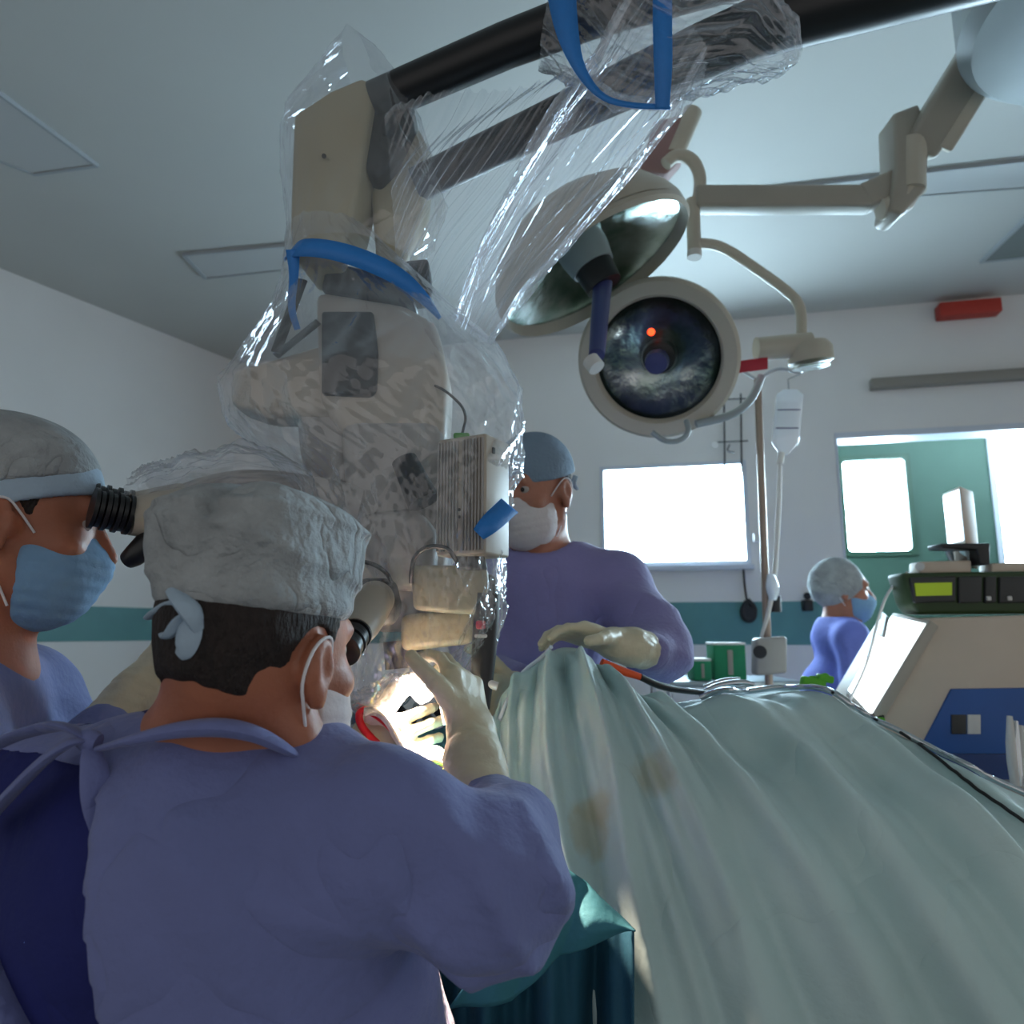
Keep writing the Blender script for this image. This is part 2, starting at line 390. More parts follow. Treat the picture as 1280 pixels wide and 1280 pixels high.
def winpane(name, g, m_frame, r):
    p = wbox(name, g[0], g[1], g[2], g[3], O2-.05, O2-.04, 'pane', kind='structure'); ORG[p.name] = p.location.copy()
    # frame ring with rounded inner corners
    mb = MB(); n = 8; inn = []; out = []
    cs = [(g[1]-r, g[3]-r, 0), (g[0]+r, g[3]-r, 90), (g[0]+r, g[2]+r, 180), (g[1]-r, g[2]+r, 270)]
    for (cx, cz, a0) in cs:
        for i in range(n+1):
            a = math.radians(a0+90*i/n); inn.append((cx+(r-.0)*math.cos(a), cz+(r-.0)*math.sin(a)))
            sx = 1 if math.cos(math.radians(a0+45)) > 0 else -1; sz = 1 if math.sin(math.radians(a0+45)) > 0 else -1
            out.append((cx+sx*(r+.035), cz+sz*(r+.035)) if i in range(2, n-1) else (cx+(r+.035)*math.cos(a), cz+(r+.035)*math.sin(a)))
    N = len(inn); vs = []
    for off in (O2+.015, O2-.04):
        for q in inn: vs.append(wallpt(q[0], q[1], off))
        for q in out: vs.append(wallpt(q[0], q[1], off))
    fs = []
    for i in range(N):
        j = (i+1) % N
        fs += [[i, j, N+j, N+i], [i, 2*N+i, 2*N+j, j], [N+i, N+j, 3*N+j, 3*N+i]]
    mb.add(vs, fs); mb.build('window_frame', m_frame, p, smooth=False)
winpane('window_2', g2, 'darkframe', 0.03); winpane('window_3', g3, 'winframe', 0.02)
# red sign above the door
e = rect(1169, 403, 1243, 380); sg = thing('wall_sign', 'small red rectangular sign high on the wall under the ceiling', 'sign', wallpt(e[0], e[2], 0))
mb = MB(); nr = nrm
zz = [wallpt(e[0], e[2], .09), wallpt(e[1], e[2], .09), wallpt(e[1], e[3]-0.0, .09), wallpt(e[0], e[3]-0.0, .09)]
mb.prism(zz, -0.085, nrm, .006); mb.build('sign_box', 'sign', sg)
wbox('mounting_bracket', e[0]+.1, e[0]+.18, e[2]+.02, e[3]+.01, 0, .02, 'rail', sg)
# ceiling fittings
def cpanel(name, px, label, m, frm=True):
    pts = [PZ(u, v, ZC) for u, v in px]; c = sum(pts, Vector())/4
    t = thing(name, label, 'ceiling light' if 'light' in name else 'vent', c, None)
    p = [c+(q-c)*0.94 for q in pts]
    MB().prism([V(q.x, q.y, ZC-.012) for q in p], .02, V(0,0,1)).build('diffuser' if 'light' in name else 'grille', m, t, smooth=False)
    fm = MB()
    for i in range(4):
        a, b, a2, b2 = pts[i], pts[(i+1) % 4], p[i], p[(i+1) % 4]
        fm.prism([V(a.x,a.y,ZC-.016), V(b.x,b.y,ZC-.016), V(b2.x,b2.y,ZC-.016), V(a2.x,a2.y,ZC-.016)], .016, V(0,0,1))
    fm.build('frame', 'seam', t, smooth=False)
def par(p0, p1, wdt, name, label, m):
    a, b = PZ(*p0, ZC), PZ(*p1, ZC); d = (b-a).normalized(); n = V(-d.y, d.x, 0)
    if n.y > 0: n = -n
    pts = [a, b, b+n*wdt, a+n*wdt]; c = sum(pts, Vector())/4
    t = thing(name, label, 'ceiling light' if 'light' in name else 'vent', c, None)
    q = [c+(x-c)*.94 for x in pts]
    MB().prism([V(x.x, x.y, ZC-.012) for x in q], .02, V(0,0,1)).build('diffuser' if 'light' in name else 'grille', m, t, smooth=False)
    fm = MB()
    for i in range(4):
        A, B, A2, B2 = pts[i], pts[(i+1) % 4], q[i], q[(i+1) % 4]
        fm.prism([V(A.x,A.y,ZC-.016), V(B.x,B.y,ZC-.016), V(B2.x,B2.y,ZC-.016), V(A2.x,A2.y,ZC-.016)], .016, V(0,0,1))
    fm.build('frame', 'seam', t, smooth=False)
cpanel('ceiling_light', [(-180,128),(44,216),(124,205),(-20,98)], 'unlit flush ceiling light panel in the upper left corner above the capped surgeons', 'panel')
cpanel('ceiling_light', [(255,346),(400,330),(400,300),(228,316)], 'unlit flush ceiling light panel left of the beige microscope head', 'panel')
cpanel('ceiling_vent', [(1224,326),(1420,305),(1440,215),(1290,262)], 'grey ceiling vent at right edge near the red wall sign', 'grille')
cpanel('ceiling_light', [(880,243),(1330,192),(1330,228),(880,262)], 'long unlit ceiling light panel behind the horizontal lamp arm', 'panel')

# ---------------------------------------------------------------- people
def head_sdf(p, o, R, ears=True, nose=True):
    q = (p-_a(o))@R
    d = ell(q, (0,-.012,.045), (.075,.095,.086))
    d = smin(d, ell(q, (0,.032,-.02), (.060,.064,.092)), .03)
    d = smin(d, ell(q, (0,.048,-.082), (.040,.042,.032)), .025)
    d = smin(d, capsule(q, (-.052,.0,-.055), (-.03,.06,-.09), .022, .018), .025)
    d = smin(d, capsule(q, (.052,.0,-.055), (.03,.06,-.09), .022, .018), .025)
    d = smin(d, capsule(q, (-.034,.082,.044), (.034,.082,.044), .010, .010), .02)
    for s in (-1, 1):
        d = smin(d, ell(q, (s*.042,.062,-.012), (.024,.024,.020)), .02)
        d = smax(d, -ell(q, (s*.031,.103,.022), (.015,.014,.0075)), .012)
    d = smin(d, capsule(q, (0,.090,.03), (0,.116,-.016), .007, .012), .012)
    d = smin(d, capsule(q, (-.012,.102,-.02), (.012,.102,-.02), .008, .008), .008)
    d = smin(d, ell(q, (0,.096,-.046), (.022,.010,.006)), .006); d = smin(d, ell(q, (0,.093,-.057), (.019,.010,.007)), .006)
    for s in (-1, 1):
        er = ell(q, (s*.082,-.012,.002), (.009,.019,.032)); er = smin(er, capsule(q, (s*.072,-.0,.0), (s*.08,-.01,-.0), .014, .012), .01)
        er = smin(er, ell(q, (s*.081,-.004,-.028), (.007,.009,.010)), .01)
        er = smax(er, -ell(q, (s*.091,-.006,.004), (.008,.010,.018)), .004)
        d = smin(d, er, .006)
    return d
def loc2w(o, R, v): return Vector((_a(o)+R@_a(v)).tolist())
class Person: pass
def eye_parts(o, R, parent):
    for s in (-1, 1):
        c = loc2w(o, R, (s*.031,.0768,.022))
        e = MB().lathe([(.0115*math.sin(a), -.0115*math.cos(a)) for a in [PI*i/12 for i in range(13)]], c, R[:, 1].tolist(), 20).build('eye', 'eyew', parent)
        ORG[e.name] = ORG[parent.name]
        ax = Vector(R[:, 1].tolist())
        MB().lathe([(.0001,.0118),(.004,.0115),(.0055,.0105),(.0055,.008)], c, ax, 16).build('iris', 'pupil', e)
def mask_part(o, R, parent, m, strapm='strap', d0=.0):
    def f(p):
        q = (p-_a(o))@R
        d = ell(q, (0,.040,-.052), (.070,.076,.074)); d = smin(d, capsule(q, (0,.085,-.01), (0,.104,-.03), .012, .018), .03)
        d = d-.0016*np.abs(np.sin(q[:, 2]*190))
        d = np.maximum(d, q[:, 2]-.006-.14*np.maximum(q[:, 1]-.03, 0)); d = smax(d, -(q[:, 1]-.014+.1*q[:, 2]), .006)
        return d
    c = loc2w(o, R, (0,.05,-.05)); mk = sdf_obj(f, c-V(.13,.13,.11), c+V(.13,.13,.11), .0035, 'face_mask', m, parent)
    for s in (-1, 1):
        a = [loc2w(o, R, x) for x in ((s*.066,.030,-.004), (s*.076,.012,.016), (s*.088,-.006,.034), (s*.089,-.030,.022), (s*.083,-.034,-.012), (s*.079,-.020,-.036), (s*.070,.0,-.060), (s*.058,.022,-.098))]
        MB().tube(a, .0016, 6, smooth=2).build('ear_loop', strapm, mk)
    return mk
def hair_part(o, R, parent, brim):
    def f(p):
        q = (p-_a(o))@R
        d = ell(q, (0,-.016,.040), (.079,.100,.088)); d = smin(d, capsule(q, (0,-.062,-.02), (0,-.060,-.05), .040, .034), .03)
        d = smax(d, q[:, 1]-.035-.6*(q[:, 2]), .01)                       # behind the temples
        d = smax(d, -(q[:, 2]+.052-.45*np.maximum(q[:, 1]+.03, 0)*1.2), .008)
        d = smax(d, -(np.linalg.norm((q-_a((.0,-.004,.0)))[:, 1:], axis=1)-.026)*1.0, .004) if False else d
        return d+.0012*wob(p, 400, 3)
    c = loc2w(o, R, (0,-.02,.03)); return sdf_obj(f, c-V(.13,.13,.12), c+V(.13,.13,.12), .004, 'hair', 'hair', parent)
def hand_sdf(w, d, s, n, curl=0.5, size=1.0, spread=0.10, thumb=0.6):
    w, d, s, n = Vector(w), Vector(d).normalized(), Vector(s), Vector(n)
    s = (s-d*s.dot(d)).normalized(); n2 = d.cross(s)
    if n2.dot(n) < 0: n2 = -n2
    n = n2; segs = []
    for i, (bx, L, r) in enumerate([(.030,.078,.0088), (.010,.086,.0090), (-.010,.080,.0086), (-.029,.062,.0078)]):
        b = w+d*.092*size+s*bx*size-d*abs(i-1)*.004; a = 0; di = (d+s*(bx*spread*12)).normalized(); q = b
        pts = [w+d*.03+s*bx*.6, b]; rr = [.013, r*1.12]
        for k, fr in enumerate((.45, .31, .24)):
            a += curl*(0.75 if k == 0 else 1.0)*(1+.12*i)
            q = q+(di*math.cos(a)+n*math.sin(a))*L*fr*size; pts.append(q); rr.append(r*(1-.09*(k+1)))
        segs.append((pts, rr))
    tb = w+d*.028+s*.026; td = (d*.62+s*.62+n*.35*thumb*1.5).normalized()
    t2 = tb+td*.045*size; t3 = t2+(td+n*curl*.6+d*.25).normalized()*.032*size; t4 = t3+(td*.5+n*curl*.8+d*.6).normalized()*.026*size
    segs.append(([tb, t2, t3, t4], [.016, .0125, .0105, .0092]))
    def f(p):
        o = None
        for x in (-.022, 0, .022):
            c = capsule(p, w+s*x*.7+d*.01, w+d*.085*size+s*x*1.1, .017, .0145); o = c if o is None else smin(o, c, .012)
        o = smin(o, capsule(p, w-d*.03, w+d*.01, .027, .026), .02)
        fs = None
        for pts, rr in segs:
            c = chain(p, pts, rr, .003); fs = c if fs is None else smin(fs, c, .002)
        return smin(o, fs, .009)
    allp = [q for pts, _ in segs for q in pts]+[w-d*.05]
    lo = [min(q[i] for q in allp)-.04 for i in range(3)]; hi = [max(q[i] for q in allp)+.04 for i in range(3)]
    return f, lo, hi
def glove_part(parent, w, d, s, n, cuff=None, m='glove', **k):
    f, lo, hi = hand_sdf(w, d, s, n, **k); g = f
    if cuff is not None:
        cpts = [Vector(w)]+[Vector(c) for c in cuff]
        def g(p):
            c = chain(p, cpts, [.027]+[.032+.005*i for i in range(len(cuff))], .02)
            return smin(f(p), c-.0018*wob(p, 260, 5), .015)
        for c in cpts:
            for i in range(3): lo[i] = min(lo[i], c[i]-.06); hi[i] = max(hi[i], c[i]+.06)
    def h(p): return g(p)-.0010*ridge(p, 150, 8)
    return sdf_obj(h, lo, hi, .003, 'glove', m, parent)
def bbox(pts, pad):
    return [min(q[i] for q in pts)-pad for i in range(3)], [max(q[i] for q in pts)+pad for i in range(3)]
def legs_mesh(hip, dx, foot_dir, r=.075, seat=None):
    """two legs with feet down to the floor"""
    hip = Vector(hip); fd = Vector(foot_dir).normalized(); sd = V(fd.y, -fd.x, 0)
    def f(p):
        d = None
        for s in (-1, 1):
            h = hip+sd*s*.09; k = V(h.x, h.y, hip.z*.54)+fd*.03+sd*s*.02; a = V(k.x, k.y, .09)-fd*.03
            c = chain(p, [h, k, a], [r, r*.74, .045], .03)
            c = smin(c, capsule(p, a+V(0,0,-.045)-fd*.03, a+V(0,0,-.052)+fd*.15, .042, .034), .03)
            c = np.maximum(c, .004-p[:, 2]); d = c if d is None else np.minimum(d, c)
        return d
    lo = [hip.x-.3, hip.y-.35, -.03]; hi = [hip.x+.3, hip.y+.35, hip.z+.09]
    return surf(f, lo, hi, .014)

# ---- surgeon in front, seen from behind
def surgeon_front():
    o = P(325, 830, .735); R = frame(24, -6, 3); nb = P(262, 955, .76); Ls = P(62, 1012, .80); Rs = P(474, 1032, .70)
    ch = P(285, 1120, .77); hp = V(ch.x-.0, .86, .86)
    el = P(600, 1115, .72); wr = P(606, 1000, .86); elL = P(150, 1200, .92); wrL = P(400, 985, 1.0)
    def f(p):
        d = head_sdf(p, o, R)
        d = smin(d, capsule(p, loc2w(o, R, (0,-.030,-.01)), nb, .060, .066), .03)
        d = smin(d, chain(p, [P(110,1010,.86), nb-V(0,0,.01), P(400,1015,.765)], [.05,.064,.055], .03), .04)
        d = smin(d, chain(p, [Ls, nb-V(0,0,.06), Rs], [.055,.08,.055], .05), .05)
        d = smin(d, chain(p, [ch, hp], [.10,.11], .05), .06)
        d = smin(d, chain(p, [Rs, el, wr], [.048,.038,.026], .03), .03); d = smin(d, chain(p, [Ls, elL, wrL], [.048,.038,.026], .03), .03)
        return d
    pts = [o+V(0,0,.14), o-V(.1,.12,.1), o+V(.1,.14,0), Ls, Rs, el, wr, elL, wrL, hp-V(.1,.1,.1), hp+V(.1,.1,0)]
    lo, hi = bbox(pts, .07); lv = legs_mesh(hp-V(0,0,.02), 0, (.3,1,0))
    per = sdf_obj(f, lo, hi, .0048, 'person', 'skin', None, loc=V(hp.x, hp.y, 0), extra=[(lv[0].tolist(), lv[1].tolist())])
    tag(per, 'person seen from behind in pale blue tied cap, open-backed periwinkle gown and navy scrubs', 'person')
    eye_parts(o, R, per); mask_part(o, R, per, 'maskw')
    def hf(p):
        q = (p-_a(o))@R
        d = ell(q, (0,-.016,.042), (.0795,.101,.089)); nk = capsule(q, (0,-.058,.0), (.0,-.050,-.055), .047, .050)
        d = smin(d, nk, .02)
        d = np.maximum(d, (q[:, 1]-.012-.25*q[:, 2]))                      # no hair forward of the ear
        d = smax(d, -(q[:, 2]+.050+.35*np.clip(-(q[:, 1]+.02), -1, 1)*-1.2+.004*wob(p, 160, 2)), .006)
        ea = np.linalg.norm((q-_a((.082,-.010,.0)))*_a((.25,1,.7)), axis=1)-.028
        d = smax(d, -ea, .004)
        return d+.0010*wob(p, 420, 3)
    sdf_obj(hf, o-V(.13,.14,.10), o+V(.13,.14,.15), .0035, 'hair', 'hair', per)
    # cap: wide flat-topped pouch over the crown, brim resting above the ears
    Rc = frame(24, -3, 2)
    def cf(p):
        q = (p-_a(o))@Rc; x, y, z = q[:, 0], q[:, 1]+.012, q[:, 2]-.105
        bul = 1-.10*np.clip(-z/.06, 0, 1)
        r = ((np.abs(x+.004)/(.088*bul))**2.8+(np.abs(y)/(.108*bul))**2.8+(np.abs(z)/.070)**3.2)**(1/3.0)
        d = (r-1)*.085
        rr = np.sqrt(x*x+y*y)
        d = d-.0035*np.exp(-((z-.040-.006*wob(p, 30, 1))/.004)**2)                 # crown seam
        d = d-.0016*ridge(p, 36, 12, (1,.3,.25))*np.clip(rr/.06, 0, 1)-.0016*wob(p, 55, 21)
        d = d-.004*ridge(p, 60, 77, (.3,.2,1))+.016*np.exp(-((x*.9+y*.1-.005)/.010)**2)*np.exp(-((z-.055)/.045)**2)*(y < .02)   # deep pleat at the back top
        d = smin(d, ell(q, (0,-.012,.060), (.086,.104,.030)), .012)
        d = np.maximum(d, -(q[:, 2]-.040-.10*(-q[:, 1])*.0))
        # open gap at the back left where the ties meet
        gx = q[:, 0]+.062; gz = q[:, 2]-.030
        gap = np.maximum(np.abs(gx)-.030*np.clip((.065-gz)/.06, 0, 1), np.maximum(gz-.065, q[:, 1]+.02))
        d = smax(d, -gap, .003)
        return d
    c = loc2w(o, R, (0,-.01,.10)); cp = sdf_obj(cf, c-V(.16,.17,.11), c+V(.16,.17,.11), .0032, 'surgical_cap', 'cap', per)
    # tie knot with two tails hanging at the back left
    K = P(238, 756, .625); tb = MB()
    tb.tube([K+V(-.02,.012,.012), K+V(-.008,0,.004), K+V(.004,-.004,-.006), K+V(.008,.004,-.02)], [.008,.010,.012,.008], 10, smooth=2, flat=.6)
    tb.tube([K+V(.002,0,-.006), P(226,775,.628), P(212,797,.630), P(203,792,.634)], [.006,.011,.010,.004], 10, smooth=2, flat=.35)
    tb.tube([K+V(.002,0,-.01), P(238,785,.626), P(232,812,.627), P(224,820,.63)], [.006,.012,.010,.005], 10, smooth=2, flat=.35)
    tb.tube([K, P(215,752,.64), P(193,766,.655), P(186,772,.67)], [.007,.006,.006,.005], 10, smooth=2, flat=.5)
    tb.build('cap_tie', 'capband', cp)
    # scrubs underneath, navy
    def sc(p):
        d = chain(p, [Ls, nb-V(0,0,.075), Rs], [.070,.075,.070], .06)
        d = smin(d, chain(p, [ch+V(-.06,.02,0), V(hp.x-.04, hp.y, .80)], [.15,.17], .08), .10)
        d = smin(d, chain(p, [Ls, Ls.lerp(elL,.6)], [.072,.07], .03), .04)
        q = p-_a(nb); d = smin(d, capsule(p, nb-V(.03,0,.06), nb-V(.045,0,.018), .085, .076), .02)
        return d-.004*ridge(p, 18, 4, (.6,.1,.5))
    lo, hi = bbox([Ls, Rs, V(hp.x-.2, hp.y-.2, .70), V(hp.x+.2, hp.y+.2, 1), ch+V(-.25,-.2,0), elL], .12)
    sdf_obj(sc, lo, hi, .008, 'scrub_top', 'scrub', per)
    # gown
    g_edge = P(122, 1100, .62)
    def torso(p):
        d = chain(p, [Ls, nb-V(0,0,.080), Rs+V(0,0,-.004)], [.074,.078,.070], .07)
        d = smin(d, chain(p, [ch+V(-.03,0,0), ch.lerp(V(hp.x, hp.y, .86), .5), V(hp.x+.0, hp.y, .80), V(hp.x+.01, hp.y, .3)], [.165,.185,.215,.25], .08), .09)
        return d
    def gn(p):
        d = torso(p)-.006
        a = chain(p, [Rs, P(555,1085,.71), el], [.062,.066,.064], .03); a = smin(a, chain(p, [el, P(622,1050,.79), wr], [.064,.050,.034], .03), .04)
        a = a-.011*ridge(p, 26, 31, (.55,.2,1))-.003*wob(p,60,2)
        d = smin(d, a, .035)
        b = chain(p, [Ls, elL, wrL], [.074,.066,.04], .04); d = smin(d, b, .04)
        d = d-.010*ridge(p, 11, 6, (1,.1,.45))-.006*wob(p, 17, 9)-.0022*wob(p, 50, 19)-.006*ridge(p, 21, 61, (.4,.1,1))
        # neck opening
        d = smin(d, capsule(p, nb+V(-.075,-.012,-.022), nb+V(.10,-.012,-.022), .070, .070), .03)
        sd_ = .112-np.linalg.norm(p-_a(P(690,1120,.72)), axis=1)       # sleeve set in with a raised armhole seam
        d = d-.007/(1+np.exp(-np.clip(sd_/.004, -20, 20)))
        ed_ = np.exp(-(np.linalg.norm(p-_a(P(600,1150,.67)), axis=1)/.075)**2); d = d-.020*ed_*ridge(p, 52, 88, (1,.2,.5))
        d = smax(d, -(ell(p, nb+V(-.002,.015,.106), (.080,.074,.080))), .008)
        # open back: strip of scrubs shows left of the back edge
        eA, eB = P(142,1030,.67), P(122,1270,.605); ed = p[:, 0]-(eA.x+(eB.x-eA.x)*(p[:, 2]-eA.z)/(eB.z-eA.z))-.10*(p[:, 1]-.64)
        wl = (p[:, 0]-P(-6,1225,.66).x)+.9*(p[:, 2]-P(-6,1225,.66).z)
        ct = np.maximum(np.maximum(ed, -(wl)), p[:, 1]-.80)
        ct = np.maximum(ct, p[:, 2]-P(100,955,.70).z)
        d = smax(d, -ct, .003)
        return d
    lo, hi = bbox([Ls-V(.06,0,0), Rs, el, wr, elL, wrL, V(hp.x-.27, hp.y-.27, .28), V(hp.x+.27, hp.y+.27, 1)], .10)
    gw = sdf_obj(gn, lo, hi, .0078, 'surgical_gown', 'gown', per)
    # sleeve seam line, collar band and neck tie
    MB().tube([P(122,936,.662), P(165,925,.655), P(220,912,.65), P(275,908,.65), P(318,916,.656), P(350,932,.668), P(372,945,.69)], [.005,.010,.014,.017,.015,.012,.006], 12, smooth=3, flat=.5).build('collar', 'gown', gw)
    k = P(112, 926, .668); tb = MB()
    tb.tube([k+V(-.008,0,.003), k, k+V(.008,0,-.002)], [.008,.011,.008], 12, smooth=1)
    tb.tube([k, P(92,925,.66), P(60,945,.655), P(20,985,.66), P(-30,1040,.68)], [.006,.014,.017,.018,.016], 12, smooth=2, flat=.3)
    tb.tube([k, P(80,905,.66), P(45,912,.67), P(5,925,.68), P(-40,950,.70)], [.006,.015,.013,.010,.010], 12, smooth=2, flat=.3)
    tb.tube([k, P(118,960,.655), P(122,1000,.655), P(130,1040,.66)], [.006,.012,.014,.010], 12, smooth=2, flat=.3)
    tb.build('neck_tie', 'gown', gw)
    tb = MB(); tb.tube([P(12,1000,.66), P(4,1030,.655), P(0,1050,.655)], [.012,.010,.006], 10, smooth=1, flat=.3)
    tb.tube([P(590,997,.80), P(608,978,.825), P(632,985,.815)], [.028,.034,.03], 16, smooth=1) 
    # gloves
    glove_part(per, P(590,918,.94), P(576,840,.98)-P(590,918,.94), V(-.5,-1,.1), V(-1,.5,-.3), cuff=[P(592,950,.90), P(600,985,.87)], curl=.5, size=.86, thumb=.2)
    glove_part(per, P(430,958,1.03), P(500,930,1.05)-P(430,958,1.03), V(0,.2,1), V(0,1,-.2), cuff=[wrL], curl=.4)
    return per
surgeon_front()

# ---- surgeon on the left in profile
def surgeon_left():
    o = P(18, 664, .95); R = frame(62, -8, 0); nb = o+V(-.05,.0,-.155); Rs = nb+V(.06,-.13,-.085); Ls = nb+V(-.03,.17,-.07)
    ch = nb+V(-.03,.08,-.28); hp = V(ch.x-.04, ch.y+.08, .88)
    elR = P(30, 1060, .92); wrR = P(170, 866, 1.09); elL = P(150, 1020, 1.16); wrL = P(300, 880, 1.22)
    def f(p):
        d = head_sdf(p, o, R); d = smin(d, capsule(p, loc2w(o, R, (0,-.028,-.02)), nb, .056, .062), .03)
        d = smin(d, chain(p, [Ls, nb-V(0,0,.05), Rs], [.05,.075,.05], .05), .05); d = smin(d, chain(p, [ch, hp], [.10,.11], .05), .06)
        d = smin(d, chain(p, [Rs, elR, wrR], [.046,.034,.016], .03), .03); d = smin(d, chain(p, [Ls, elL, wrL], [.046,.037,.026], .03), .03)
        return d
    lo, hi = bbox([o+V(0,0,.14), o-V(.12,.1,.1), o+V(.15,.1,0), Ls, Rs, elR, wrR, elL, wrL, hp-V(.1,.1,.1), hp+V(.1,.1,0)], .07)
    lv = legs_mesh(hp-V(0,0,.02), 0, (1,.2,0))
    per = sdf_obj(f, lo, hi, .005, 'person', 'skin', None, loc=V(hp.x, hp.y, 0), extra=[(lv[0].tolist(), lv[1].tolist())])
    tag(per, 'person in profile at left edge, blue mask, banded grey cap, at an eyepiece', 'person')
    eye_parts(o, R, per); mask_part(o, R, per, 'mask')
    def hf(p):
        q = (p-_a(o))@R; d = ell(q, (0,-.016,.042), (.0785,.100,.088)); d = smin(d, capsule(q, (0,-.055,.0), (.0,-.052,-.05), .045, .046), .02)
        d = np.maximum(d, q[:, 1]-.022-.12*q[:, 2]); d = smax(d, -(q[:, 2]+.035-.8*np.maximum(q[:, 1]+.03, 0)*.9+.9*np.maximum(-.03-q[:, 1], 0)*.3+.004*wob(p, 160, 2)), .006)
        ea = np.linalg.norm((q-_a((.082,-.012,.0)))*_a((.25,1,.7)), axis=1)-.028
        return smax(d, -ea, .004)+.0010*wob(p, 420, 3)
    sdf_obj(hf, o-V(.13,.14,.10), o+V(.13,.14,.15), .004, 'hair', 'hair', per)
    Rc = frame(62, 4, 0)
    def cf(p):
        q = (p-_a(o))@Rc; d = ell(q, (0,-.022,.066), (.096,.124,.098))
        d = smax(d, -(q[:, 2]-.052-.22*(q[:, 1])), .004)
        return d-.0018*wob(p, 40, 3)-.0014*ridge(p, 40, 5, (.2,.3,1))
    c = loc2w(o, R, (0,-.01,.08)); cp = sdf_obj(cf, c-V(.16,.17,.12), c+V(.16,.17,.12), .0035, 'surgical_cap', 'cap', per)
    def bf(p):
        q = (p-_a(o))@Rc; d = ell(q, (0,-.014,.056), (.090,.119,.095)); zz = q[:, 2]-.052-.22*q[:, 1]
        d = smax(d, np.abs(zz+.006)-.021, .004); return np.maximum(d, -ell(q, (0,-.014,.05), (.080,.104,.09)))
    sdf_obj(bf, c-V(.16,.17,.14), c+V(.16,.17,.12), .0035, 'cap_band', 'capband', cp)
    def gn(p):
        d = chain(p, [Ls, nb-V(0,0,.058), Rs], [.066,.074,.066], .06)
        d = smin(d, chain(p, [ch+V(.01,0,.05), V(hp.x, hp.y, .80), V(hp.x, hp.y, .3)], [.14,.19,.22], .08), .09)
        a = chain(p, [Rs, elR, P(128,918,1.04)], [.066,.062,.046], .04); d = smin(d, a-.005*ridge(p, 24, 31, (.35,.2,1)), .035)
        d = smin(d, chain(p, [Ls, elL, wrL], [.068,.062,.04], .04), .04)
        d = d-.006*ridge(p, 17, 6, (1,.1,-.35))-.004*wob(p, 18, 9)
        d = smax(d, -(ell(p, nb+V(.015,.0,.075), (.080,.085,.095))), .010)
        return d
    lo, hi = bbox([Ls, Rs, elR, wrR, elL, wrL, V(hp.x-.24, hp.y-.24, .28), V(hp.x+.24, hp.y+.24, 1)], .10)
    sdf_obj(gn, lo, hi, .0085, 'surgical_gown', 'gown', per)
    glove_part(per, P(200,835,1.12), P(250,790,1.16)-P(200,835,1.12), V(-.3,-.2,1), V(.6,.6,0), cuff=[P(168,868,1.09), P(130,910,1.05)], curl=.45)
    return per
surgeon_left()

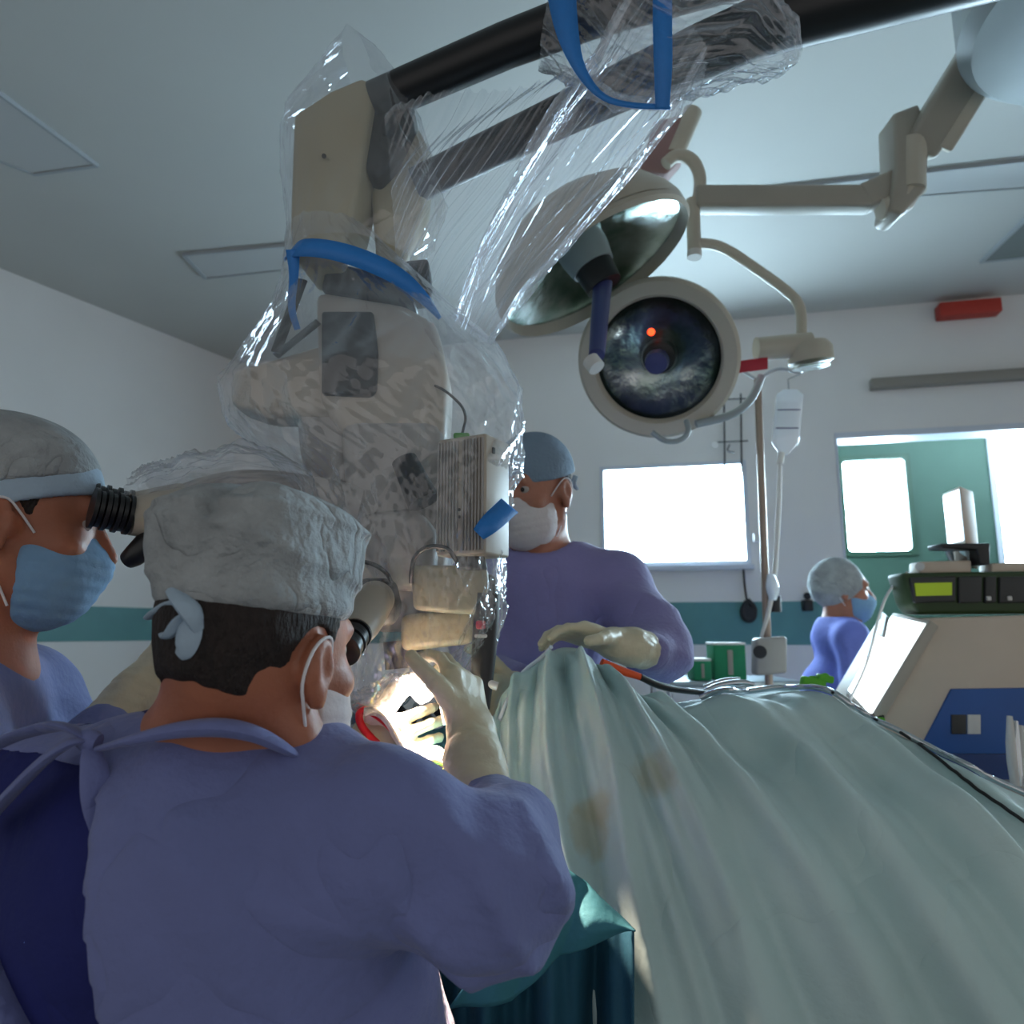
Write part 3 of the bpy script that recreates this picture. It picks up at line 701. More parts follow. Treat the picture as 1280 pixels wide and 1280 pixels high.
# ---- assistant across the table
def assistant():
    o = P(668, 620, 1.66); R = frame(217, -16, 0); nb = o+V(.02,.045,-.145); Ls = nb+V(.175,-.03,-.06); Rs = nb+V(-.175,.06,-.075)
    ch = nb+V(.0,.02,-.28); hp = V(ch.x, ch.y+.04, .90)
    elL = P(822, 812, 1.52); wrL = P(800, 812, 1.40); elR = P(600, 850, 1.60); wrR = P(650, 860, 1.42)
    def f(p):
        d = head_sdf(p, o, R); d = smin(d, capsule(p, loc2w(o, R, (0,-.028,-.02)), nb, .056, .062), .03)
        d = smin(d, chain(p, [Ls, nb-V(0,0,.05), Rs], [.05,.075,.05], .05), .05); d = smin(d, chain(p, [ch, hp], [.10,.11], .05), .06)
        d = smin(d, chain(p, [Ls, elL, wrL], [.046,.037,.026], .03), .03); d = smin(d, chain(p, [Rs, elR, wrR], [.046,.037,.026], .03), .03)
        return d
    lo, hi = bbox([o+V(0,0,.14), o-V(.12,.14,.1), o+V(.12,.12,0), Ls, Rs, elL, wrL, elR, wrR, hp-V(.1,.1,.1), hp+V(.1,.1,0)], .07)
    lv = legs_mesh(hp-V(0,0,.02), 0, (-.1,-1,0))
    per = sdf_obj(f, lo, hi, .0055, 'person', 'skinb', None, loc=V(hp.x, hp.y, 0), extra=[(lv[0].tolist(), lv[1].tolist())])
    tag(per, 'person across the table with grey cap and white mask, gloved hand on drape', 'person')
    eye_parts(o, R, per); mask_part(o, R, per, 'maskw')
    def hf(p):
        q = (p-_a(o))@R; d = ell(q, (0,-.016,.042), (.0785,.100,.088)); d = smin(d, capsule(q, (0,-.055,.0), (.0,-.052,-.05), .045, .046), .02)
        d = np.maximum(d, q[:, 1]-.030-.12*q[:, 2]); d = smax(d, -(q[:, 2]+.02-.6*np.maximum(q[:, 1]+.03, 0)), .006)
        ea = np.linalg.norm((np.abs(q)*_a((1,1,1))-_a((.082,.012,.0)))*_a((.25,1,.7)), axis=1)-.028
        return smax(d, -ea, .004)
    sdf_obj(hf, o-V(.13,.14,.10), o+V(.13,.14,.15), .005, 'hair', 'hair', per)
    def cf(p):
        q = (p-_a(o))@R; d = ell(q, (0,-.018,.058), (.088,.110,.092)); d = smax(d, -(q[:, 2]-.034+.05*q[:, 1]), .004)
        return d-.0016*wob(p, 40, 3)-.0012*ridge(p, 40, 5, (.2,.3,1))
    cc = mat('cap_grey', (120,138,156), 0.9, noise=.06, bump=.4, bscale=120)
    c = loc2w(o, R, (0,-.01,.08)); cp = sdf_obj(cf, c-V(.15,.16,.12), c+V(.15,.16,.12), .004, 'surgical_cap', cc, per)
    k = loc2w(o, R, (-.06,-.10,.03)); tb = MB()
    tb.tube([k, P(716,605,1.70), P(722,612,1.72)], [.006,.007,.004], 8, smooth=1, flat=.4); tb.tube([k, P(708,622,1.71), P(711,630,1.71)], [.006,.006,.004], 8, smooth=1, flat=.4)
    tb.build('cap_tie', 'capband', cp)
    def gn(p):
        d = chain(p, [Ls, nb-V(0,-.01,.040), Rs], [.072,.095,.072], .09)
        d = smin(d, chain(p, [ch+V(0,0,.05), V(hp.x, hp.y, .80), V(hp.x, hp.y, .3)], [.16,.20,.23], .08), .10)
        a = chain(p, [Ls, elL], [.070,.072], .04); a = smin(a, chain(p, [elL, P(812,815,1.42)], [.070,.040], .04), .03); d = smin(d, a-.007*ridge(p, 22, 31, (.35,.2,1)), .035)
        d = smin(d, chain(p, [Rs, elR, wrR], [.068,.062,.042], .04), .04)
        d = d-.009*ridge(p, 14, 16, (.3,.1,1))-.006*wob(p, 16, 9)
        return smax(d, -(ell(p, nb+V(-.01,-.03,.085), (.085,.095,.095))), .010)
    lo, hi = bbox([Ls, Rs, elR, wrR, elL, wrL, V(hp.x-.24, hp.y-.24, .28), V(hp.x+.24, hp.y+.24, 1)], .10)
    sdf_obj(gn, lo, hi, .0095, 'surgical_gown', 'gownr', per)
    glove_part(per, P(772,806,1.36), P(722,790,1.33)-P(772,806,1.36), V(-.2,-.8,.3), V(-.2,0,-1), cuff=[P(790,808,1.375), P(803,812,1.40)], curl=.35)
    glove_part(per, P(640,862,1.38), P(610,872,1.30)-P(640,862,1.38), V(.3,.2,1), V(-.3,0,-1), cuff=[wrR], curl=.5)
    return per
assistant()

# ---- nurse by the doorway
def nurse():
    o = P(1054, 742, 3.05); R = frame(104, -4, 0); nb = o+V(-.035,.0,-.13); Rs = nb+V(-.02,-.16,-.055); Ls = nb+V(.03,.16,-.055)
    ch = nb+V(-.02,0,-.28); hp = V(ch.x, ch.y, .90); elR = Rs+V(-.01,-.05,-.27); wrR = elR+V(.18,.03,-.10); elL = Ls+V(0,.04,-.27); wrL = elL+V(.18,-.03,-.08)
    def f(p):
        d = head_sdf(p, o, R); d = smin(d, capsule(p, loc2w(o, R, (0,-.028,-.02)), nb, .05, .056), .03)
        d = smin(d, chain(p, [Ls, nb-V(0,0,.05), Rs], [.045,.07,.045], .05), .05); d = smin(d, chain(p, [ch, hp], [.10,.12], .05), .06)
        d = smin(d, chain(p, [Rs, elR, wrR, wrR+V(.10,.01,-.02)], [.044,.036,.026,.022], .03), .03); return smin(d, chain(p, [Ls, elL, wrL, wrL+V(.10,0,-.02)], [.044,.036,.026,.022], .03), .03)
    lo, hi = bbox([o+V(0,0,.14), o-V(.1,.1,.1), o+V(.14,.1,0), Ls, Rs, elR, wrR+V(.1,0,0), elL, wrL+V(.1,0,0), hp-V(.12,.12,.1), hp+V(.12,.12,0)], .07)
    lv = legs_mesh(hp-V(0,0,.02), 0, (1,-.2,0), .07)
    per = sdf_obj(f, lo, hi, .007, 'person', 'skinb', None, loc=V(hp.x, hp.y, 0), extra=[(lv[0].tolist(), lv[1].tolist())])
    tv = legs_mesh(hp+V(0,0,0), 0, (1,-.2,0), .10); mb = MB(); mb.v = [Vector(x) for x in tv[0].tolist() if 1]; mb.f = tv[1].tolist(); mb.build('trousers', mat('trousers_blue', (80,96,176), .85), per, angle=180, fixn=False)
    tag(per, 'small distant person in bouffant cap, blue mask and blue scrubs standing by the green doorway', 'person')
    eye_parts(o, R, per); mask_part(o, R, per, 'mask')
    def hf(p):
        q = (p-_a(o))@R; d = ell(q, (0,-.02,.03), (.084,.105,.09)); d = np.maximum(d, q[:, 1]-.05); return np.maximum(d, -(q[:, 2]+.06-1.2*np.maximum(q[:, 1]-.0, 0)))
    sdf_obj(hf, o-V(.15,.15,.12), o+V(.15,.15,.15), .006, 'hair', 'hair', per)
    def cf(p):
        q = (p-_a(o))@R; d = ell(q, (0,-.030,.040), (.100,.112,.112)); d = smax(d, -(q[:, 2]+.035-.75*q[:, 1]), .008)
        return d-.003*wob(p, 60, 3)-.002*ridge(p, 70, 5, (.2,.3,1))
    sdf_obj(cf, o-V(.16,.17,.12), o+V(.16,.17,.18), .005, 'bouffant_cap', 'cap', per)
    def gn(p):
        d = chain(p, [Ls, nb-V(0,0,.040), Rs], [.066,.085,.066], .07); d = smin(d, chain(p, [ch, V(hp.x, hp.y, .75)], [.15,.19], .08), .09)
        d = smin(d, chain(p, [Rs, elR, wrR], [.062,.058,.045], .04), .035); d = smin(d, chain(p, [Ls, elL, wrL], [.062,.058,.045], .04), .035)
        d = d-.006*ridge(p, 17, 6, (1,.1,-.35)); return smax(d, -(ell(p, nb+V(.015,0,.09), (.066,.070,.078))), .010)
    lo, hi = bbox([Ls, Rs, elR, wrR, elL, wrL, V(hp.x-.22, hp.y-.22, .72), V(hp.x+.22, hp.y+.22, 1)], .09)
    bl = mat('scrub_blue', (112,124,206), .85, noise=.06, bump=.2)
    sdf_obj(gn, lo, hi, .011, 'scrub_top', bl, per)
nurse()
# ---------------------------------------------------------------- operating table and its drape
def table():
    c = V(1.15, 1.55, 0); t = thing('operating_table', 'operating table hidden under the large pale green drape', 'operating table', c)
    MB().box(c+V(-.0,0,.86), (1.6,.4,.06), bev=.02).build('mattress', 'black', t)
    MB().box(c+V(0,0,.80), (1.6,.4,.05), bev=.01).build('table_top', 'steel', t)
    MB().box(c+V(0,0,.45), (.26,.22,.68), bev=.02).build('column', 'steel', t)
    MB().box(c+V(0,0,.06), (.9,.5,.11), bev=.03).build('base', 'greyb', t)
table()
KEY = [ # s, ridge, middle, hem (pixel u, v, distance)
 (0.00,(622,905,1.25),(606,985,1.14),(590,1500,1.06)), (0.07,(640,852,1.27),(620,1010,1.12),(640,1500,1.04)),
 (0.15,(668,822,1.28),(655,1010,1.10),(730,1500,1.02)), (0.23,(700,806,1.29),(712,1000,1.09),(800,1500,1.0)),
 (0.31,(724,807,1.30),(776,980,1.09),(880,1500,.98)), (0.40,(750,834,1.31),(850,985,1.09),(990,1500,.97)),
 (0.49,(785,868,1.34),(920,1000,1.10),(1110,1500,.97)), (0.58,(830,880,1.40),(1000,1010,1.12),(1230,1500,.97)),
 (0.67,(905,868,1.46),(1090,1020,1.14),(1350,1500,.97)), (0.75,(985,856,1.48),(1180,1040,1.16),(1470,1500,.97)),
 (0.82,(1055,876,1.46),(1270,1070,1.17),(1570,1500,.97)), (0.90,(1150,930,1.42),(1370,1120,1.15),(1700,1500,.97)),
 (1.00,(1400,1050,1.36),(1560,1190,1.12),(1900,1500,.97))]
def drape():
    ss = np.array([k[0] for k in KEY]); A = [np.array([list(P(*k[j])) for k in KEY]) for j in (1,2,3)]
    NS, NT = 420, 200; s = np.linspace(0, 1, NS)
    def interp(a):
        o = np.stack([np.interp(s, ss, a[:, i]) for i in range(3)], 1)
        k = 21; pad = np.pad(o, ((k//2, k//2), (0,0)), mode='edge')
        # keep ends: linear extrapolation padding
        for i in range(k//2):
            pad[i] = o[0]+(o[0]-o[1])*(k//2-i); pad[-1-i] = o[-1]+(o[-1]-o[-2])*(k//2-i)
        return np.stack([np.convolve(pad[:, i], np.ones(k)/k, 'valid') for i in range(3)], 1)
    T, Mi, B = [interp(a) for a in A]; C = 2*Mi-.5*(T+B)
    # front face t 0..1, back face t<0
    t = np.concatenate([np.linspace(-1, 0, 45)[:-1], np.linspace(0, 1, NT)**1.15])
    S, Tt = np.meshgrid(s, t); pos = np.empty((*S.shape, 3))
    tp = np.clip(Tt, 0, 1)[..., None]; pos[:] = T[None]*(1-tp)**2+2*C[None]*tp*(1-tp)+B[None]*tp**2
    bk = np.clip(-Tt, 0, 1)
    pos[..., 1] += bk*(.07+.30*np.clip((S-.45)/.2, 0, 1)); pos[..., 2] -= .02*bk+.42*bk**2
    # round the ridge
    pos[..., 2] -= .012*np.exp(-(Tt/.05)**2)
    tt = np.clip(Tt, 0, 1); g = np.clip(tt/.12, 0, 1)*(1-.3*tt)
    # pleats fanning out from the peak
    dsp = np.zeros_like(S)
    for c0, w, a, dr in [(.05,.012,.010,.02),(.11,.014,.020,.0),(.165,.010,-.012,.0),(.205,.011,.026,.01),(.25,.014,-.022,.0),(.30,.012,.028,.0),(.345,.010,-.012,.02),(.385,.013,.020,.03),(.44,.018,-.022,.04),(.50,.018,.022,.05),(.56,.025,-.020,.06),(.63,.020,.020,.04),(.70,.030,-.026,.05),(.76,.022,.018,.06),(.83,.03,-.016,.05),(.90,.025,.014,.0)]:
        cc = c0+dr*tt+.006*np.sin(tt*7+c0*40); ww = w*(.8+.7*tt)
        dsp += a*np.exp(-((S-cc)/ww)**2)*g
    # belly between ridge and middle where the body lies under the cloth
    dsp += .035*np.exp(-((S-.69)/.07)**2-((tt-.16)/.12)**2)*(Tt > 0)-.030*np.exp(-((S-.62+.1*tt)/.05)**2-((tt-.30)/.16)**2)
    dsp += .03*np.exp(-((S-.80)/.06)**2-((tt-.48)/.12)**2)-.025*np.exp(-((S-.88)/.06)**2-((tt-.58)/.10)**2)+.03*np.exp(-((S-.93)/.05)**2-((tt-.52)/.08)**2)
    # soft random waves
    dsp += .004*np.sin(S*60+tt*9+2*np.sin(tt*5))*g+.003*np.sin(S*110-tt*14+2*np.sin(S*17))*g+.0025*np.sin(tt*38+S*30)*g
    n = np.array([-.15, -.80, .58]); pos += 1.45*dsp[..., None]*n*np.clip(1+Tt*1.0, 0, 1)[..., None]
    # fold creases of the packed sheet
    mb = MB(); H, W = S.shape; mb.v = [Vector(x) for x in pos.reshape(-1, 3).tolist()]
    mb.f = [[j*W+i, j*W+i+1, (j+1)*W+i+1, (j+1)*W+i] for j in range(H-1) for i in range(W-1)]
    m = M['drape']; nd = m.node_tree.nodes; L = m.node_tree.links
    o = mb.build('patient_drape', 'drape', None, thick=.0022, angle=180, loc=(.3,1.3,.9))
    tag(o, 'large pale green drape tented to a peak and spread over the patient', 'drape')
    return o, pos, s, t
DR, DPOS, DS, DT = drape()
def on_drape(u, v, off=.004):
    """point of the cloth nearest to pixel"""
    best = None; c, s_ = math.cos(PITCH), math.sin(PITCH)
    q = DPOS[44:].reshape(-1, 3)-np.array([0,0,CAM_H]); yc = q[:, 1]*c+q[:, 2]*s_; zc = -q[:, 1]*s_+q[:, 2]*c
    e = (640+F*q[:, 0]/yc-u)**2+(640-F*zc/yc-v)**2; k = int(np.argmin(e)); r = Vector(q[k].tolist())+V(0,0,CAM_H)
    return r+V(0,-off,off*.6)
# faint iodine stains soaked into the cloth: part of the drape material, fixed to the cloth
def add_stains():
    m = M['drape']; nd = m.node_tree.nodes; L = m.node_tree.links; b = nd['Principled BSDF']
    src = b.inputs['Base Color'].links[0].from_socket; prev = src
    for (u, v, r, stx) in ((818,968,.030,1.0),(738,1035,.040,1.6),(750,1010,.025,1)):
        p = on_drape(u, v, 0)-DR.location
        tc = nd.new('ShaderNodeTexCoord'); mp = nd.new('ShaderNodeVectorMath'); mp.operation = 'DISTANCE'; mp.inputs[1].default_value = p
        L.new(tc.outputs['Object'], mp.inputs[0])
        nz = nd.new('ShaderNodeTexNoise'); nz.inputs['Scale'].default_value = 40; L.new(tc.outputs['Object'], nz.inputs[0])
        ad = nd.new('ShaderNodeMath'); ad.operation = 'MULTIPLY_ADD'; ad.inputs[1].default_value = .03; L.new(nz.outputs[0], ad.inputs[0]); L.new(mp.outputs['Value'], ad.inputs[2])
        mr = nd.new('ShaderNodeMapRange'); mr.inputs['From Min'].default_value = r+.004; mr.inputs['From Max'].default_value = r+.022; mr.inputs['To Min'].default_value = .42; mr.inputs['To Max'].default_value = 0
        L.new(ad.outputs[0], mr.inputs['Value'])
        mx = nd.new('ShaderNodeMix'); mx.data_type = 'RGBA'; L.new(mr.outputs[0], mx.inputs['Factor']); L.new(prev, mx.inputs[6]); mx.inputs[7].default_value = (*lin((170,156,112)), 1)
        prev = mx.outputs[2]
    L.new(prev, b.inputs['Base Color'])
add_stains()

# dark teal under-drape hanging at the front edge with a turned corner
def under_drape():
    def fn(s, t):
        u = 540+252*s; vt = 1190-30*min(1, s*1.5); v = vt+(1500-vt)*t
        y = 1.00+.03*math.sin(s*17+t*2)+.012*math.sin(s*41)-.04*s
        return P(u, v, y)
    o = MB().grid(fn, 90, 60).build('instrument_drape', 'tealdk', None, thick=.002, angle=180)
    tag(o, 'dark teal drape hanging below the surgeon in front, beside the large pale drape', 'drape')
    pts_top = [P(655,1130,.90), P(690,1070,.96), P(735,1105,.95), P(792,1162,.93)]
    pts_bot = [P(560,1262,.93), P(640,1252,.93), P(700,1195,.93), P(790,1162,.93)]
    def bz(p, t):
        k = t*(len(p)-1); i = min(int(k), len(p)-2); f = k-i; f = f*f*(3-2*f)*.5+f*.5
        return p[i].lerp(p[i+1], f)
    def fl(s, t):
        q = bz(pts_top, s).lerp(bz(pts_bot, s), t); return q+V(0, -.02*math.sin(PI*t)+.004*math.sin(s*22), .006*math.sin(PI*t))
    MB().grid(fl, 50, 24).build('turned_corner', 'teal', o, thick=.002, angle=180)
under_drape()

# ---------------------------------------------------------------- operating microscope
def microscope():
    base = V(1.45, .55, 0)
    t = thing('surgical_microscope', 'ceiling-height surgical microscope with black boom, beige head and eyepieces, wrapped in clear film', 'microscope', base)
    # boom, two parallel arms
    MB().tube([P(468,128,1.13), P(690,32,1.06), P(905,-35,.98), P(1200,-120,.90)], [.034,.036,.042,.05], 24, smooth=1).build('boom_arm', 'black', t)
    MB().tube([P(520,232,1.17), P(690,150,1.12), P(850,75,1.05), P(960,30,1.0), P(1110,-12,.96), P(1300,-60,.92)], [.030,.034,.040,.045,.05,.05], 24, smooth=1).build('boom_arm', 'black', t)
    x = 1.45
    # floor stand out of the frame that carries the boom
    MB().tube([P(1195,-118,.90), V(1.05,.72,2.25), V(1.42,.55,2.1), V(1.45,.55,1.9), V(1.45,.55,.12)], [.05,.06,.07,.08,.10], 24, smooth=1).build('stand_column', 'beige', t)
    MB().box((1.45,.55,.07), (.7,.7,.14), bev=.04).build('stand_base', 'beige', t)
    # beige elbow housing
    h = MB(); h.prism([P(366,142,1.10), P(412,112,1.10), P(452,95,1.10), P(463,102,1.10), P(466,120,1.10), P(452,205,1.10), P(447,240,1.10), P(425,330,1.10), P(372,332,1.10), P(361,290,1.10)], .10, V(.10,.995,0).normalized(), bev=.012)
    hh = h.build('elbow_housing', 'beige', t)
    MB().tube([P(405,195,1.096), P(405,195,1.09)], .004, 10).build('screw', 'blackm', hh)
    MB().prism([P(455,112,1.12), P(500,90,1.12), P(520,140,1.12), P(492,200,1.12), P(470,222,1.12), P(448,205,1.12)], .07, bev=.01).build('elbow_joint', 'black', t)
    lb = MB()
    for a, b in (((470,118),(484,116)),((484,116),(482,132)),((482,132),(468,135)),((468,135),(470,118))): lb.tube([P(*a,1.115), P(*b,1.115)], .0013, 6)
    lb.build('joint_mark', 'labelw', t)
    MB().prism([P(484,150,1.16), P(520,150,1.16), P(538,185,1.16), P(530,260,1.16), P(505,330,1.16), P(470,330,1.16), P(462,240,1.16)], .08, bev=.014).build('link_housing', 'beige', t)
    MB().prism([P(408,325,1.13), P(505,345,1.13), P(520,380,1.13), P(400,362,1.13)], .08, bev=.008).build('lower_joint', 'black', t)
    MB().prism([P(505,325,1.15), P(535,322,1.15), P(540,370,1.15), P(512,372,1.15)], .05, bev=.006).build('link_pin', 'black', t)
    # vertical column of the head
    MB().prism([P(392,360,1.13), P(505,378,1.13), P(545,400,1.13), P(560,470,1.13), P(556,560,1.13), P(440,560,1.13), P(396,500,1.13)], .12, bev=.02).build('head_column', 'cream', t)
    MB().prism([P(401,388,1.12), P(466,388,1.12), P(472,440,1.12), P(470,488,1.12), P(462,495,1.12), P(401,492,1.12)], .02, bev=.006).build('control_panel', 'black', t)
    MB().prism([P(287,462,1.14), P(396,430,1.14), P(450,440,1.14), P(450,520,1.14), P(330,520,1.14), P(285,505,1.14)], .08, bev=.016).build('side_arm', 'cream', t)
    for a, b in (((378,350),(345,440)),((345,445),(398,402))): MB().tube([P(*a,1.14), P(*b,1.12)], .009, 10, flat=.4).build('strut', 'black', t)
    MB().prism([P(366,505,1.15), P(440,505,1.15), P(440,640,1.15), P(392,625,1.15), P(372,570,1.15)], .08, bev=.02).build('side_housing', 'greyb', t)
    # main body
    MB().prism([P(420,520,1.12), P(555,520,1.12), P(560,700,1.12), P(540,790,1.12), P(450,790,1.12), P(430,640,1.12)], .14, bev=.03).build('main_body', 'greyb', t)
    MB().prism([P(448,640,1.09), P(520,632,1.09), P(548,665,1.09), P(540,740,1.09), P(470,735,1.09), P(446,690,1.09)], .06, bev=.02).build('optics_block', 'greyb', t)
    k = MB(); k.tube([P(505,575,1.10), P(530,628,1.09)], [.020,.026], 24); k.build('zoom_knob', 'blackm', t)
    # ribbed camera module
    A, B_, D_ = P(547,550,1.04), P(607,556,1.0), P(637,560,1.06); zt, zb = A.z, P(607,692,1.0).z
    fz = Vector((A.x,A.y,0)), Vector((B_.x,B_.y,0)), Vector((D_.x,D_.y,0)); back = fz[0]+fz[2]-fz[1]
    cmv = MB(); poly = [V(q.x,q.y,zb) for q in (fz[0],fz[1],fz[2],back)]; cmv.prism(poly, zt-zb, V(0,0,1), bev=.004); cm = cmv.build('camera_module', 'cream', t)
    rb = MB(); e = (fz[1]-fz[0]); ln = e.length; e.normalize(); nn = V(e.y, -e.x, 0)
    if nn.y > 0: nn = -nn
    rr = math.atan2(e.y, e.x); rot = Matrix.Rotation(rr, 3, 'Z'); nrib = 15
    for i in range(nrib):
        if i in (7,): continue
        c = fz[0]+e*(ln*(i+.7)/(nrib+.4))+nn*.0012; rb.box(V(c.x,c.y,(zt+zb)/2), (ln/nrib*.5, .004, (zt-zb)*.93), rot, .0006)
    rb.build('cooling_ribs', 'greyb', cm)
    dk = MB(); 
    for vv in (.60,.66): 
        c = fz[0]+e*(ln*.5)+nn*.003; dk.box(V(c.x,c.y,zb+(zt-zb)*vv-.05), (.003,.003,.004), rot, .0005)
    dk.build('indicator', 'blackm', cm)
    MB().box(P(577,546,1.04), (.024,.014,.010), bev=.003).build('connector', 'green2', cm)
    MB().tube([P(577,545,1.04), P(585,515,1.05), P(560,490,1.10), P(540,480,1.14)], .0022, 8, smooth=3).build('cable', 'blackm', cm)
    c = fz[1].lerp(fz[2], .30); e2 = (fz[2]-fz[1]).normalized(); n2 = V(e2.y,-e2.x,0); n2 = n2 if n2.y < 0 else -n2
    MB().box(V(c.x,c.y,zt-.022)+n2*.001, (.006,.003,.009), Matrix.Rotation(math.atan2(e2.y,e2.x),3,'Z'), .0008).build('socket', 'blackm', cm)
    # lower beige prism housing
    MB().prism([P(513,706,1.05), P(608,706,1.05), P(612,735,1.05), P(596,768,1.05), P(560,766,1.05), P(516,762,1.05)], .09, bev=.008).build('prism_housing', 'beige', t)
    MB().prism([P(565,688,1.035), P(604,690,1.035), P(610,712,1.035), P(570,712,1.035)], .03, bev=.006).build('cable_plug', 'blackm', t)
    MB().tube([P(570,700,1.03), P(560,684,1.02), P(535,682,1.02), P(518,694,1.03), P(514,716,1.04), P(514,728,1.05)], .0035, 10, smooth=3).build('cable', 'black', t)
    MB().tube([P(445,701,1.03), P(466,704,1.02), P(484,716,1.02), P(490,730,1.03)], .0032, 10, smooth=3).build('cable', 'black', t)
    MB().prism([P(448,722,1.02), P(488,722,1.02), P(497,760,1.02), P(485,782,1.02), P(452,780,1.02)], .06, bev=.01).build('binocular_joint', 'blackm', t)
    MB().prism([P(500,768,1.09), P(600,760,1.09), P(590,805,1.09), P(500,815,1.09)], .08, bev=.012).build('objective_housing', 'beige', t)
    MB().tube([P(505,800,1.13), P(508,834,1.13)], .032, 32).build('objective_lens', 'black', t)
    # operator eyepiece seen past the front surgeon's temple
    for dy, du in ((0,0),(.065,-10)):
        b = MB(); b.tube([P(470+du,748,1.0+dy), P(454+du,775,.93+dy), P(444+du,792,.895+dy)], [.026,.026,.021], 28, smooth=1); ep = b.build('eyepiece', 'cream', t)
        b = MB(); a0, a1 = P(446+du,790,.90+dy), P(428+du,815,.855+dy)
        for i in range(5): b.tube([a0.lerp(a1, i/5), a0.lerp(a1, i/5+.14)], .0205-.0008*(i % 2)*2, 28)
        b.build('eyecup', 'black', ep)
    # second observer's binocular tube with ribbed eyecup
    for dy, dv in ((0,0),(.07,-8)):
        b = MB(); b.tube([P(225,640+dv,1.00+dy), P(195,645+dv,.955+dy), P(160,646+dv,.93+dy)], [.034,.032,.024], 28, smooth=1); ep = b.build('eyepiece', 'cream', t)
        b = MB(); a0, a1 = P(163,644+dv,.93+dy), P(112,634+dv,.90+dy)
        for i in range(7): b.tube([a0.lerp(a1, i/7), a0.lerp(a1, i/7+.10)], .0265 if i % 2 == 0 else .0235, 28)
        b.build('eyecup', 'black', ep)
    MB().tube([P(215,650,.97), P(200,664,.95), P(172,692,.94), P(160,700,.945)], [.014,.018,.016,.012], 16, smooth=2).build('focus_lever', 'black', t)
    MB().tube([P(205,640,1.06), P(260,610,1.08), P(330,600,1.10), P(450,630,1.14)], [.026,.022,.02,.03], 24, smooth=2).build('observer_tube', 'greyb', t)
    # black hand grip with red button and white collar
    b = MB(); b.tube([P(610,742,1.06), P(606,800,1.06), P(600,886,1.055)], [.018,.019,.014], 20, smooth=1); gp = b.build('hand_grip', 'black', t)
    MB().box(P(601,781,1.036), (.014,.008,.012), bev=.003).build('grip_button', 'stickr', gp)
    MB().box(P(601,795,1.037), (.018,.006,.005), bev=.002).build('grip_label', 'labelw', gp)
    MB().tube([P(585,846,1.05), P(622,858,1.05)], .006, 12).build('grip_collar', 'labelw', gp)
    MB().box(P(600,735,1.09), (.05,.04,.04), bev=.01).build('grip_bracket', 'blackm', t)
    # working light of the microscope
    l = bpy.data.lights.new('microscope_light', 'SPOT'); l.energy = 170; l.color = (1,.74,.56); l.spot_size = math.radians(62); l.spot_blend = 1.0; l.shadow_soft_size = .012
    lo = bpy.data.objects.new('microscope_light', l); COL.objects.link(lo); a = P(500,818,1.055); lo.location = a-base; lo.parent = t
    lo.rotation_euler = (P(536,955,1.0)-a).to_track_quat('-Z','Y').to_euler()
microscope()
l2 = None

